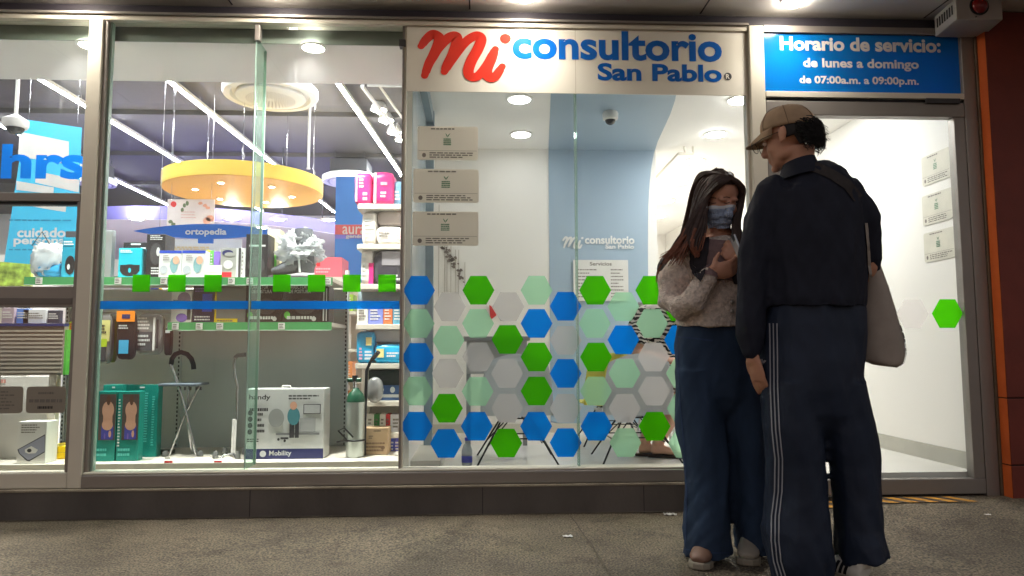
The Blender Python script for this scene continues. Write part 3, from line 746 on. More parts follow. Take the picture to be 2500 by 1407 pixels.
MB().box(a[0], 1.37, CL_F+.42, a[2], 1.70, CL_F+.46, DG).build('seat', t, bevel=.01)
for sx in (a[0]+.02, a[2]-.02):
    for yy in (1.38, 1.68): MB().tube([(sx, yy, CL_F), (sx, yy, CL_F+.42)], .01, CHROME, 8).build('leg', t, smooth=40)
for sx in (a[0]+.001, a[2]+.018): MB().tube([(sx, 1.35, CL_F+.44), (sx, 1.35, a[1])], .016, DG, 8).build('back_post', t, smooth=40)
# bottle on the floor
p = atZ(1140, 1138, CL_F)
t = thing('water_bottle', 'small clear water bottle with blue label on the clinic floor', 'bottle', (p.x, .42, CL_F))
MB().lathe([(.026, 0), (.03, .01), (.03, .085), (.02, .115), (.0115, .125), (.0115, .14)], (p.x, .42, CL_F), film('clear plastic', (210, 216, 220), .55, .4, .1, .12), 20).build('body', t, smooth=40)
MB().lathe([(.0305, .02), (.0312, .021), (.0312, .055), (.0305, .056)], (p.x, .42, CL_F), mat('violet blue label', (70, 76, 168), .4), 20).build('label_band', t, smooth=40)
MB().lathe([(.0135, .14), (.0135, .155), (.012, .157)], (p.x, .42, CL_F), mat('blue cap', (52, 60, 170), .4), 16).build('cap', t, smooth=40)
# red cloth scrap behind grey hexagon
p = atY(1204, 762, 1.9)
t = thing('pennant', 'small red triangular pennant hanging on the white clinic wall', 'pennant', (p.x, 1.9, p.z))
MB().slab([p+Vector((-.03, .09, .06)), p+Vector((-.012, .09, .05)), p+Vector((.03, .09, -.02)), p+Vector((-.02, .09, -.06))], (0, -.006, 0), mat('red cloth', (200, 40, 48), .7)).build('cloth', t)
# small pipes under the corridor ceiling
p0 = atZ(1655, 376, CL_C-.06); p1 = atZ(1692, 376, CL_C-.06)
t = thing('ceiling_pipe', 'thin pale conduit bracket under the corridor ceiling', 'pipe', (p0.x, p0.y, CL_C))
b = MB(); b.tube([p0, p1], .012, SHELFW, 8); b.tube([p0, p0+Vector((-.12, .5, -.14))], .009, SHELFW, 8); b.tube([p1, (p1.x, p1.y, CL_C)], .009, SHELFW, 8); b.tube([p0.lerp(p1, .5), (p0.x+.05, p0.y, CL_C)], .009, SHELFW, 8); b.build('conduit', t, smooth=40)
# ------------------------------------------------------------------ things hanging in the pharmacy
YD = 3.0
# yellow round pendant
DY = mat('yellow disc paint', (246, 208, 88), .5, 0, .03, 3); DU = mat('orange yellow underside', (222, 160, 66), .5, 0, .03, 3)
cl, cr = atY(410, 445, YD), atY(785, 445, YD); rad = (cr.x-cl.x)/2; cx = (cl.x+cr.x)/2
zc = atY(597, 425, YD).z
t = thing('pendant_disc', 'large round yellow pendant panel hanging from the pharmacy ceiling', 'pendant light', (cx, YD, zc))
zlo = atY(597, 470, YD).z; th = .125
b = MB(); b.lathe([(rad, .0), (rad, th), (rad-.01, th+.004)], (cx, YD, zlo), DY, 72); b.build('rim', t, smooth=40)
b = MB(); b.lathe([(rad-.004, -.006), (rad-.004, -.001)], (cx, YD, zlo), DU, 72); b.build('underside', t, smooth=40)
for k in range(6):
    an = R(20+60*k); q = (cx+rad*.6*math.cos(an), YD+rad*.6*math.sin(an), zlo-.006)
    b = MB(); b.lathe([(.036, -.001), (.036, -.004), (.026, -.005)], q, RING, 20); o = b.build('spot_ring', t, smooth=40)
    b = MB(); b.lathe([(.027, -.002), (.02, -.0075)], (q[0], q[1], q[2]+.002), E_PH, 20); b.build('diffuser', o, smooth=40)
for k in range(5):
    an = R(70+72*k); q = Vector((cx+rad*.9*math.cos(an), YD+rad*.9*math.sin(an), zlo+th))
    b = MB(); b.tube([q, (q.x, q.y, ZC-.001)], .0035, CHROME, 6); b.tube([q+Vector((0, 0, .02)), q+Vector((.012, 0, .06)), q+Vector((-.008, 0, .1)), q+Vector((0, 0, .14))], .006, CHROME, 6); b.build('cable', t, smooth=40)
# round cassettes
def cassette(px, py, w, Zu, label, body=True):
    p = atZ(px, py, Zu); Wd = (atY(px+w/2, py, p.y).x-atY(px-w/2, py, p.y).x)/2
    t = thing('air_cassette', label, 'air conditioner', (p.x, p.y, Zu), 'round ceiling air units')
    MB().lathe([(Wd*.80, .03), (Wd*.84, .0), (Wd*.97, .0), (Wd, .02), (Wd, .07), (Wd*.9, .09)], (p.x, p.y, Zu), PAPER, 56).build('outer_ring', t, smooth=40)
    MB().lathe([(Wd*.80, .031), (Wd*.80, .05)], (p.x, p.y, Zu), BLACK, 40).build('air_gap', t)
    b = MB(); b.lathe([(Wd*.1, -.022), (Wd*.55, -.018), (Wd*.72, -.008), (Wd*.735, .0), (Wd*.7, .03)], (p.x, p.y, Zu), PAPER, 56)
    for r_ in np.linspace(.12, .5, 9):
        for k in range(int(70*r_)+4):
            an = k*2*math.pi/(int(70*r_)+4); c = Vector((p.x+Wd*r_*math.cos(an), p.y+Wd*r_*math.sin(an), Zu-.0235)); b.poly([c+Vector((.007*math.cos(j), .007*math.sin(j), 0)) for j in (0, 1.57, 3.14, 4.71)], DARK)
    b.build('face_panel', t, smooth=40)
    b = MB()
    b.box(p.x-Wd*.62, p.y-Wd*.62, Zu+.092, p.x+Wd*.62, p.y+Wd*.62, Zu+.26, DARK)
    for sx in (-.5, .5):
        for sy in (-.5, .5): b.tube([(p.x+sx*Wd, p.y+sy*Wd, Zu+.26), (p.x+sx*Wd, p.y+sy*Wd, ZC-.001)], .006, DARK, 6)
    b.build('casing', t)
    return t
cassette(661, 238, 228, ZC-.36, 'round white ceiling air unit above the yellow disc')
cassette(858, 447, 140, ZC-.36, 'small far round white air unit between yellow disc and pink packs')
cassette(236, 452, 90, ZC-.36, 'round white air unit half hidden by the left mullion')
# dome camera on a pole
p = atY(38, 300, 1.6)
t = thing('pole_camera', 'white dome camera on a ceiling pole above the blue poster', 'security camera', p)
q = atY(50, 200, 1.6)
MB().tube([(p.x, 1.6, p.z+.04), (p.x, 1.6, ZC-.001)], .013, PAPER, 12).build('pole', t, smooth=40)
MB().lathe([(.075, -.04), (.085, -.02), (.085, .02), (.05, .04), (.02, .06)], (p.x, 1.6, p.z), PAPER, 28).build('housing', t, smooth=40)
b = MB(); b.ball((p.x, 1.6, p.z-.04), (.06, .06, .05), mat('smoked dome', (30, 30, 32), .08), 20, 10); b.build('dome', t, smooth=60)
# white pole over the disc
p = atY(753, 410, 2.55)
t = thing('ceiling_pole', 'thin white pole hanging from the ceiling in front of the yellow disc', 'pole', (p.x, 2.55, p.z))
MB().tube([(p.x, 2.55, p.z), (p.x, 2.55, ZC-.001)], .012, PAPER, 12).build('tube', t, smooth=40)
MB().tube([(p.x, 2.55, p.z-.012), (p.x, 2.55, p.z-.0005)], .018, PAPER, 12).build('end_cap', t, smooth=40)
# turquoise posters
TURQ = film('turquoise poster', (58, 182, 222), .0, .28); WPOST = film('white poster print', (236, 236, 238), .0, .5); TURQ2 = mat('light turquoise poster', (112, 208, 232), .45, 0, .08, 1.5)
Yp = 2.2
q = [atY(*c, Yp) for c in ((10, 640), (186, 655), (200, 312), (62, 292))]
t = thing('hanging_poster', 'tall turquoise hanging poster reading cuidado personal at the left', 'poster', (q[0].x, Yp, q[0].z))
MB().poly(q, TURQ).build('panel', t)
b = MB()
for c, m_ in ((((48, 322), (168, 346), (168, 402), (44, 382)), PAPER), (((88, 418), (194, 440), (192, 470), (86, 446)), PAPER), (((40, 442), (132, 458), (130, 474), (40, 464)), PAPER), (((56, 500), (162, 500), (160, 518), (110, 510)), PAPER)):
    b.poly([atY(*k, Yp-.003) for k in c], m_)
b.build('photo_print', t)
b = MB(); px_text('cuidado', (42, 556, 160, 580), Yp-.004, TXT_W, .03, b); px_text('personal', (33, 577, 168, 603), Yp-.004, TXT_W, .03, b)
for yy in (538, 610): a = rect(22, yy-2, 178, yy+2, Yp-.004); b.lines((a[0], Yp-.004, a[1]), X3*(a[2]-a[0]), Z3*(a[3]-a[1]), mat('deep turquoise', (30, 130, 170), .5), 1, .8, 4, 0)
b.build('lettering', t)
for xx in (70, 190): a = atY(xx, 300, Yp+.006); MB().tube([a, (a.x, a.y, ZC-.001)], .002, CHROME, 6).build('cable', t)
# leafy green picture low at the left
a = rect(-20, 640, 75, 698, 2.6)
t = thing('photo_panel', 'yellow green leafy photo panel standing low at the left edge', 'picture', (a[0], 2.6, a[1]))
LEAFY = mat('leafy print', (176, 206, 84), .5, 0, .7, 14)
MB().box(a[0], 2.6, a[1], a[2], 2.64, a[3], LEAFY).build('panel', t)
MB().box(a[0], 2.62, PH_F, a[2], 2.66, a[1]-.001, SHELFW).build('stand', t)
# floral poster
a = rect(408, 487, 523, 556, 2.6)
t = thing('floral_poster', 'white hanging poster with fruit and leaf print above the blue oval sign', 'poster', (a[0], 2.6, a[1]))
MB().box(a[0], 2.6, a[1], a[2], 2.61, a[3], mat('warm white poster', (234, 224, 220), .5)).build('sheet', t)
b = MB(); W, Hh = a[2]-a[0], a[3]-a[1]; rr = random.Random(5); RD = mat('red fruit print', (212, 58, 56), .5); PK = mat('peach print', (240, 176, 150), .5); LF = mat('leaf print', (110, 128, 96), .5)
def blot(u, v, s, m_, sq=1.):
    c = Vector((a[0]+u*W, 2.5985, a[1]+v*Hh)); b.poly([c+Vector((math.cos(k*.628)*s, 0, math.sin(k*.628)*s*sq*rr.uniform(.75, 1.1))) for k in range(10)], m_)
blot(.13, .82, .026, RD)
for u, v in ((.36, .78), (.32, .62), (.42, .86)): blot(u, v, .014, LF, 1.6)
for u, v in ((.70, .86), (.80, .78), (.86, .70)): blot(u, v, .02, PK, .8)
for u, v in ((.08, .2), (.14, .12)): blot(u, v, .02, LF, .8)
for u, v in ((.85, .25), (.92, .32)): blot(u, v, .034, PK)
b.lines((a[0]+W*.3, 2.5985, a[1]+Hh*.3), X3*W*.4, Z3*Hh*.3, mat('pale rose print', (222, 176, 170), .5), 3, .3, 6)
b.build('print', t)
for xx in (a[0]+.03, a[2]-.03): MB().tube([(xx, 2.605, a[3]), (xx, 2.605, ZC-.001)], .002, CHROME, 6).build('cable', t)
# blue oval orthopaedics sign
BO = mat('blue sign board', (14, 100, 200), .4, 0, .03)
Yo = 1.75; xa, xb = atY(325, 566, Yo).x, atY(684, 566, Yo).x; zc = atY(500, 565, Yo).z; hh = (atY(500, 547, Yo).z-atY(500, 583, Yo).z)/2
t = thing('aisle_sign', 'long blue lens shaped sign reading ortopedia', 'sign', ((xa+xb)/2, Yo, zc))
n_ = 30; top = [Vector((xa+(xb-xa)*i/n_, Yo, zc+hh*(1-(2*i/n_-1)**2))) for i in range(n_+1)]; bot = [Vector((xa+(xb-xa)*i/n_, Yo, zc-hh*(1-(2*i/n_-1)**2))) for i in range(n_-1, 0, -1)]
MB().slab(top+bot, (0, .02, 0), BO).build('board', t)
a = rect(483, 583, 519, 594, Yo); MB().box(a[0], Yo, a[1], a[2], Yo+.02, a[3], BO).build('tab', t)
b = MB(); px_text('ortopedia', (452, 558, 553, 578), Yo-.003, mat('pale sign lettering', (206, 212, 222), .5), .03, b); b.build('lettering', t)
for xx in (390, 620): q = atY(xx, 560, Yo+.01); MB().tube([q, (q.x, q.y, ZC-.001)], .0025, CHROME, 6).build('cable', t)
# round violet canopy far back
PUR = mat('violet fascia', (122, 116, 190), .5, 0, .04, 2); PURU = mat('pale violet underside', (196, 188, 216), .5, 0, .03, 2)
Yc = 6.2; a0, a1 = atY(520, 538, Yc-2.2), atY(520, 506, Yc-2.2)
cxx = atY(540, 520, Yc).x; rr_ = 2.25
t = thing('ring_canopy', 'wide round violet ceiling canopy with spotlights at the back of the pharmacy', 'canopy', (cxx, Yc, a0.z))
MB().lathe([(rr_, .002), (rr_, a1.z-a0.z), (rr_-.02, a1.z-a0.z+.003)], (cxx, Yc, a0.z), PUR, 90).build('fascia', t, smooth=40)
MB().lathe([(rr_-.003, -.006), (rr_-.003, .001)], (cxx, Yc, a0.z), PURU, 90).build('underside', t)
for px, py in ((335, 534), (566, 534), (680, 535), (803, 536), (455, 552), (640, 555)):
    q = atZ(px, py, a0.z-.007)
    o = MB().lathe([(.095, -.001), (.095, -.006), (.07, -.007)], q, RING, 20).build('spot_ring', t, smooth=40)
    MB().lathe([(.07, .002), (.05, -.01)], q, E_PH, 20).build('diffuser', o, smooth=40)
for k in range(4): an = R(45+90*k); MB().tube([(cxx+1.6*math.cos(an), Yc+1.6*math.sin(an), a1.z), (cxx+1.6*math.cos(an), Yc+1.6*math.sin(an), ZC-.001)], .008, DARK, 6).build('hanger', t)
# track with spotlights beside the clinic sign
p0 = atZ(884, 211, ZC-.12); p1 = atZ(1030, 400, ZC-.12)
t = thing('spotlight_track', 'white ceiling track carrying small spotlights next to the clinic sign', 'track light', p0)
b = MB(); b.tube([p0, p1], .018, PAPER, 8); b.tube([(p0.x+.05, p0.y-.02, p0.z), (p0.x+.75, p0.y-.02, p0.z)], .012, PAPER, 8); b.tube([p0+Vector((.16, .0, .0)), p1+Vector((.16, 0, .0))], .012, SHELFW, 8)
for f_ in (.02, .5, .98): q = p0.lerp(p1, f_); b.tube([q, (q.x, q.y, ZC-.001)], .008, PAPER, 6)
b.build('rail', t, smooth=40)
for px, py in ((925, 262), (943, 288), (963, 318), (982, 336)):
    f_ = (py-211)/189+.05; q = p0.lerp(p1, min(.9, f_*.9)); c = atY(px, py, q.y)
    o = MB().tube([(c.x, q.y, ZC-.12), (c.x, q.y, c.z+.05), (c.x-.02, q.y, c.z+.02)], .012, PAPER, 8)
    o.lathe([(.085, -.03), (.075, .01), (.05, .06), (.02, .09)], (c.x, q.y, c.z), PAPER, 20); o = o.build('spot_head', t, smooth=40)
    MB().lathe([(.07, -.034), (.06, -.031)], (c.x, q.y, c.z), E_PH, 20).build('diffuser', o)

# ------------------------------------------------------------------ display gondola behind the pharmacy glass
YS, YBK = .36, .80                               # shelf front, back panel
zs1 = atY(500, 678, YS).z; zs2 = atY(600, 788, YS).z
xg0, xg1 = atY(60, 690, YS).x, atY(812, 690, YS).x
t = thing('display_gondola', 'grey steel display shelving with green price rails behind the pharmacy glass', 'shelf unit', ((xg0+xg1)/2, .6, PH_F))
b = MB(); xq = [xg0, atY(438, 900, YBK).x, xg1]
for i in range(2): b.box(xq[i]+.012, YBK, .24, xq[i+1]-.012, YBK+.02, zs1-.03, STEEL)
b.box(xg0, YBK+.0005, .2, xg1, YBK+.03, .239, STEEL)
b.build('back_panel', t)
for xx in xq:
    b = MB(); b.box(xx-.011, YBK-.012, .2, xx+.011, YBK+.03, zs1+.05 if xx != xg1 else zs1+.09, STEEL)
    z = .24
    while z < zs1: b.box(xx-.004, YBK-.0135, z, xx+.004, YBK-.0121, z+.014, BLACK); z += .025
    b.build('upright', t)
def shelf(xa, xb, z, Yf, Yb, tags_, nm='shelf'):
    o = MB().box(xa, Yf, z-.022, xb, Yb, z, SHELFW).build(nm, t)
    a = MB(); a.box(xa, Yf-.006, z-.042, xb, Yf-.0005, z+.002, GREENE); a.box(xa, Yf-.0075, z-.0445, xb, Yf-.0062, z-.041, mat('clear rail lip', (190, 214, 196), .2)); a.build('price_rail', o)
    r = MB()
    for px in tags_:
        q = atY(px, 690, Yf-.008); r.box(q.x-.018, Yf-.0095, z-.038, q.x+.018, Yf-.0078, z-.002, mat('white price tag', (196, 196, 190), .5)); r.lines((q.x-.014, Yf-.0098, z-.034), X3*.028, Z3*.028, TXT_K, 3, .5, px)
    r.build('price_tag', o)
shelf(xg0, xg1, zs1, YS, YBK-.013, (95, 240, 288, 400, 565, 610, 800))
shelf(atY(410, 800, YS).x, xg1, zs2, YS, YBK-.013, (432, 490, 540, 690))
zdk = .232
MB().box(xg0-.6, .17, PH_F, xg1+.62, YBK-.013, zdk, SHELFW).build('base_deck', t)
# ---- goods: boxes with printed faces
def carton(name, label, cat, r, Y, depth, body, group=None, z=None, prints=(), texts=(), side=None, loc_only=False, h=None, bevel=.0015):
    """a box whose front fills photo rectangle r at depth Y, standing on z; prints: (u0,v0,u1,v1,material) on the front"""
    a = rect(*r, Y); z0 = a[1] if z is None else z
    x0, x1, z1 = a[0], a[2], a[3]
    t = thing(name, label, cat, ((x0+x1)/2, Y+depth/2, z0), group)
    b = MB(); b.box(x0, Y, z0, x1, Y+depth, z1, body); b.build('carton', t, bevel=bevel)
    if prints or texts:
        p = MB(); W, Hh = x1-x0, z1-z0
        for k, (u0, v0, u1, v1, m_) in enumerate(prints):
            yy = Y-.0006-.0003*k
            if isinstance(m_, tuple) and m_[0] == 'lines': p.lines((x0+u0*W, yy-.002, z0+v0*Hh), X3*W*(u1-u0), Z3*Hh*(v1-v0), m_[1], m_[2], .5, int(u0*97+v0*31)+k)
            elif isinstance(m_, tuple) and m_[0] == 'outline': p.poly([(x0+a_*W, yy-.001, z0+b_*Hh) for a_, b_ in m_[1]], m_[2])
            elif isinstance(m_, tuple) and m_[0] == 'blob':
                c = Vector((x0+W*(u0+u1)/2, yy-.001, z0+Hh*(v0+v1)/2)); p.poly([c+Vector((math.cos(i*math.pi/9)*W*(u1-u0)/2, 0, math.sin(i*math.pi/9)*Hh*(v1-v0)/2)) for i in range(18)], m_[1])
            else: p.poly([(x0+u0*W, yy, z0+v0*Hh), (x0+u1*W, yy, z0+v0*Hh), (x0+u1*W, yy, z0+v1*Hh), (x0+u0*W, yy, z0+v1*Hh)], m_)
        for s_, u0, v0, u1, v1, m_ in texts: p.text(s_, (x0+u0*W, Y-.004, z0+v0*Hh), X3*W*(u1-u0), Z3*Hh*(v1-v0), m_, .02)
        p.build('print', t)
    return t
TEAL = mat('teal carton', (20, 168, 190), .4); NAVY = mat('navy print', (38, 44, 92), .4); GR1 = mat('light grey print', (196, 200, 200), .5); LIME = mat('lime print', (172, 196, 40), .45)
PUR2 = mat('purple print', (120, 96, 176), .45); PINK = mat('magenta print', (206, 40, 118), .45); SKIN_P = mat('skin tone print', (204, 156, 132), .5); GRN = mat('dark teal carton', (14, 128, 116), .4); YELC = mat('yellow carton', (226, 196, 28), .45); BLU = mat('royal blue print', (36, 70, 176), .4)
TAN = mat('kraft cardboard', (176, 150, 118), .7, 0, .06, 20); LBL = mat('sky blue print', (60, 168, 216), .4); ORA = mat('orange print', (236, 138, 34), .45); GREEN2 = mat('green print', (92, 180, 70), .45); REDP = mat('red tag', (206, 36, 48), .4)
e = .001
carton('support_box', 'turquoise box with black lumbar belt picture on the upper shelf', 'box', (289, 606, 346, 678), YS+.05, .12, TEAL, None, zs1+e,
       [(.08, .84, .62, .95, ('lines', TXT_W, 2)), (.1, .06, .9, .46, ('blob', BLACK)), (.08, .22, .92, .44, BLACK), (.44, .18, .56, .34, ('blob', TEAL))])
carton('support_box', 'tall black box behind the turquoise belt box', 'box', (300, 592, 360, 678), YS+.19, .12, BLACK, None, zs1+e, [(.3, .93, .7, .97, GR1), (.72, .1, .95, .9, ('lines', GR1, 6))])
carton('support_box', 'black box with dark figure and white print, leaning tall on the upper shelf', 'box', (357, 572, 402, 678), YS+.06, .13, BLACK, None, zs1+e, [(.2, .3, .85, .8, ('blob', DARK)), (.3, .08, .9, .26, ('lines', GR1, 3)), (.2, .86, .9, .98, ('lines', GR1, 3)), (.55, .5, .75, .7, ('blob', GR1))])
for i, (xa_, xb_, who) in enumerate(((388, 443, 'left of the pair'), (444, 501, 'right of the pair'))):
    carton('support_box', 'white box with blue top band and knee brace picture, '+who, 'box', (xa_, 612, xb_, 678), YS+.05, .14, GR1, 'white brace boxes', zs1+e,
           [(.0, .9, 1, 1, BLU), (.18, .62, .5, .84, ('lines', TXT_Y, 3)), (.5, .18, .84, .76, ('blob', mat('grey teal print', (110, 150, 156), .5))), (.62, .5, .9, .8, ('blob', SKIN_P)), (.05, .15, .4, .45, ('blob', mat('pale grey print', (160, 168, 176), .5)))])
for i, (c, m_, who) in enumerate((((503, 611, 512, 678), LIME, 'first'), ((512, 612, 521, 678), GREEN2, 'second'))):
    carton('thin_box', 'narrow lime green box on the upper shelf, %s from the white brace boxes' % who, 'box', c, YS+.12, .12, m_, 'narrow lime boxes', zs1+e, [(.2, .1, .8, .9, ('lines', TXT_W, 8))])
carton('thin_box', 'narrow purple and white box on the upper shelf', 'box', (521, 614, 536, 678), YS+.12, .12, PUR2, None, zs1+e, [(.1, .1, .9, .5, PAPER)])
carton('pad_stack', 'short white pack in front of the lime boxes on the upper shelf', 'pack', (500, 648, 540, 678), YS+.04, .07, PAPER, None, zs1+e, [(0, .0, 1, .25, LIME), (.1, .5, .9, .8, ('lines', GR1, 2))])
carton('support_box', 'grey box with dark swoosh shape and red badge on the upper shelf', 'box', (538, 606, 577, 678), YS+.05, .13, mat('warm grey carton', (150, 152, 148), .45), None, zs1+e, [(.1, .74, .8, .94, ('blob', NAVY)), (.25, .72, .9, .86, ('blob', mat('warm grey carton', (150, 152, 148), .45))), (.1, .04, .72, .2, REDP), (.2, .3, .8, .6, ('blob', GR1))])
carton('support_box', 'white and grey striped box next to the grey swoosh box', 'box', (576, 606, 596, 678), YS+.05, .13, GR1, None, zs1+e, [(.3, .0, .6, 1, DARK), (.7, .1, .9, .9, ('lines', TXT_Y, 6))])
carton('support_box', 'tall black carton beside the glass fin on the upper shelf', 'box', (600, 572, 653, 678), YS+.07, .14, BLACK, None, zs1+e, [(.15, .72, .9, .76, GR1), (.15, .55, .8, .58, ('lines', DARK, 1)), (.1, .1, .9, .5, ('blob', DARK))])
carton('tall_box', 'pale yellow green panel box behind the bagged boot', 'box', (652, 560, 682, 678), YS+.22, .1, mat('cream carton', (222, 214, 176), .5), None, zs1+e, [(.1, .28, .8, .5, GREEN2), (.2, .3, .6, .42, ('blob', TEAL))])
# hanging clear packs left
CLEAR = film('clear plastic bag', (214, 222, 222), .62, .45, .12, .16)
for i, (xa_, who) in enumerate(((240, 'by the mullion'), (257, 'second from the mullion'))):
    a = rect(xa_, 562, xa_+15, 678, YS+.08); t = thing('clear_tube_pack', 'narrow clear pack with dark strap standing upright, '+who, 'pack', (a[0], YS+.08, zs1), 'narrow clear packs')
    MB().box(a[0], YS+.08, zs1+e, a[2], YS+.12, a[3], CLEAR).build('sleeve', t); b = MB(); b.box(a[0]+.004, YS+.09, zs1+.012, a[2]-.004, YS+.11, zs1+.14, mat('grey strap', (116, 126, 132), .6)); b.box(a[0]+.003, YS+.088, a[3]-.07, a[2]-.003, YS+.112, a[3]-.012, DARK); b.build('strap', t)
# blue cushion in a clear bag, teal pack
def pillow(mb, c, r, m_, seed=0, p=2.6, amp=.04, nu=28, nv=18, crump=0.):
    """soft rounded cushion or pack: a superellipsoid with creases"""
    o = []; c = Vector(c); off = Vector((seed*3.1, seed*1.7, 0))
    sg = lambda x, q: math.copysign(abs(x)**q, x)
    for i in range(nv+1):
        ph = -math.pi/2+math.pi*i/nv
        for j in range(nu):
            th = 2*math.pi*j/nu
            q = Vector((sg(math.cos(ph), 2/p)*sg(math.cos(th), 2/p), sg(math.cos(ph), 2/p)*sg(math.sin(th), 2/p), sg(math.sin(ph), 2/p)))
            k = 1+amp*noise.noise(q*2.2+off)+amp*.6*noise.noise(q*5+off)-crump*abs(noise.noise(q*3.3-off))-crump*.5*abs(noise.noise(q*8-off))
            o.append(c+Vector((q.x*r[0]*k, q.y*r[1]*k, q.z*r[2]*k)))
    f = [(i*nu+j, i*nu+(j+1) % nu, (i+1)*nu+(j+1) % nu, (i+1)*nu+j) for i in range(nv) for j in range(nu)]
    return mb.add(o, f, m_)
a = rect(78, 640, 168, 680, YS+.1)
t = thing('bagged_cushion', 'blue neck cushion in a clear plastic bag on the upper shelf at the left', 'cushion', ((a[0]+a[2])/2, YS+.12, zs1))
b = MB(); pillow(b, ((a[0]+a[2])/2, YS+.14, zs1+.05), ((a[2]-a[0])/2, .07, .045), mat('blue cushion fabric', (24, 130, 176), .8, 0, .2, 20), 1); b.build('cushion', t, smooth=60)
b = MB(); a2 = rect(76, 592, 150, 678, YS+.1); pillow(b, ((a2[0]+a2[2])/2, YS+.14, (zs1+a2[3])/2+.004), ((a2[2]-a2[0])/2+.01, .08, (a2[3]-zs1)/2), film('cloudy plastic bag', (226, 226, 224), .38, .5, .35, .06), 4, 3.2, .08, 40, 28, .25); b.build('bag', t, smooth=60)
b = MB(); p0, p1, p2 = atY(78, 600, YS+.1), atY(103, 566, YS+.1), atY(148, 642, YS+.1); b.tube([p0, p1, p2], .003, DARK, 6); b.build('cord', t)
carton('support_box', 'teal box with black knee brace picture beside the left stile', 'box', (151, 580, 186, 680), YS+.04, .12, mat('mid teal carton', (28, 140, 168), .4), None, zs1+e, [(.25, .08, .95, .55, ('blob', BLACK)), (.4, .2, .6, .34, ('blob', GR1)), (.1, .8, .8, .92, ('lines', TXT_W, 2))])
carton('thin_box', 'flat dark box lying behind the teal brace box', 'box', (160, 565, 186, 580), YS+.18, .12, DARK, None, None)
# bagged walking boot
t = thing('walking_boot', 'grey orthopaedic walking boot wrapped in a clear plastic bag on the upper shelf', 'boot', (atY(715, 670, YS+.1).x, YS+.1, zs1))
yb_ = YS+.14
BOOT = mat('grey boot fabric', (72, 76, 82), .7, 0, .15, 30)
k = lambda px, py, dy=0: atY(px, py, yb_)+Vector((0, dy, 0))
b = MB(); b.tube([k(742, 560), k(742, 585), k(744, 612), k(744, 640), k(742, 664)], [(.05, .045), (.058, .055), (.056, .055), (.06, .055), (.06, .05)], BOOT, 18, ref=(1, 0, 0))
b.tube([k(668, 664), k(690, 658), k(715, 648), k(744, 640)], [(.022, .045), (.034, .05), (.05, .052), (.06, .052)], BOOT, 18, ref=(0, 0, 1)); b.build('boot', t, smooth=60)
b = MB(); s0 = k(658, 672); s1 = k(768, 672); b.box(s0.x, yb_-.055, zs1+.001, s1.x, yb_+.055, zs1+.022, DARK); b.build('sole', t, bevel=.006)
b = MB(); b.tube([k(716, 612, -.058), k(772, 618, -.058)], .008, GR1, 8); b.tube([k(722, 585, -.05), k(735, 625, -.06), k(738, 668, -.058)], .006, GR1, 8); b.build('strap', t)
b = MB(); C0 = k(732, 612); pillow(b, (C0.x, yb_, C0.z+.004), (.150, .085, .135), film('crinkled clear bag', (226, 230, 232), .58, .5, .3, .10), 9, 2.2, .22, 60, 40, .62); b.build('bag', t, smooth=80)
# pink box behind the upright
carton('gift_box', 'flat pink and red box behind the right end of the upper shelf', 'box', (768, 628, 834, 678), 1.05, .25, mat('rose carton', (222, 104, 122), .5), None, None, [(0, .55, .2, 1, REDP), (.05, .2, .7, .5, ('lines', mat('pale rose', (240, 176, 186), .5), 2))])
MB().box(atY(766, 678, 1.0).x, 1.0, .2, atY(836, 678, 1.0).x, 1.34, atY(800, 678, 1.05).z-.001, SHELFW).build('box_plinth', bpy.data.objects.get('display_gondola'))
# ---- lower shelf goods
carton('support_box', 'white box with round grey print at the left end of the lower shelf', 'box', (418, 712, 468, 788), YS+.05, .13, PAPER, None, zs2+e, [(.3, .55, .95, .98, ('blob', mat('mauve print', (150, 130, 150), .5))), (.1, .6, .4, .75, ('lines', TXT_Y, 2)), (.25, .02, .8, .3, ('blob', PUR2)), (.78, .1, .96, .5, DARK)])
carton('support_box', 'dark navy box with blue picture on the lower shelf', 'box', (471, 698, 522, 788), YS+.05, .13, mat('dark navy carton', (34, 36, 62), .4), None, zs2+e, [(.45, .3, .92, .78, BLU), (.1, .82, .6, .95, ('lines', PUR2, 2)), (.1, .05, .9, .2, ('lines', GR1, 2))])
carton('support_box', 'grey box with yellow edges on the lower shelf', 'box', (524, 700, 600, 788), YS+.06, .14, mat('plain grey carton', (122, 122, 120), .5), None, zs2+e, [(0, 0, .06, 1, YELC), (0, 0, .75, .12, YELC), (.1, .02, .7, .09, ('lines', TXT_Y, 1))])
for i, (xa_, xb_, who) in enumerate(((600, 688, 'left of the two, beside the glass fin'), (690, 785, 'right of the two'))):
    carton('posture_box', 'black posture corrector box on the lower shelf, '+who, 'box', (xa_, 690, xb_, 788), YS+.05, .16, BLACK, 'black posture corrector boxes', zs2+e,
           [(.12, .05, .9, .2, ('lines', GR1, 1)), (.05, .1, .2, .28, ('blob', GREEN2)), (.75, .04, .87, .15, ('blob', GR1)), (.3, .2, .85, .6, ('blob', DARK))],
           [('CORRECTOR', .08, .84, .62, .93, GR1), ('DE POSTURA', .16, .73, .72, .82, GR1)])
b = carton('thin_box', 'row of black box spines with white stripes at the right end of the lower shelf', 'box', (787, 700, 803, 788), YS+.05, .14, BLACK, None, zs2+e, [(.1, .05, .3, .95, GR1), (.55, .05, .7, .95, GR1)])
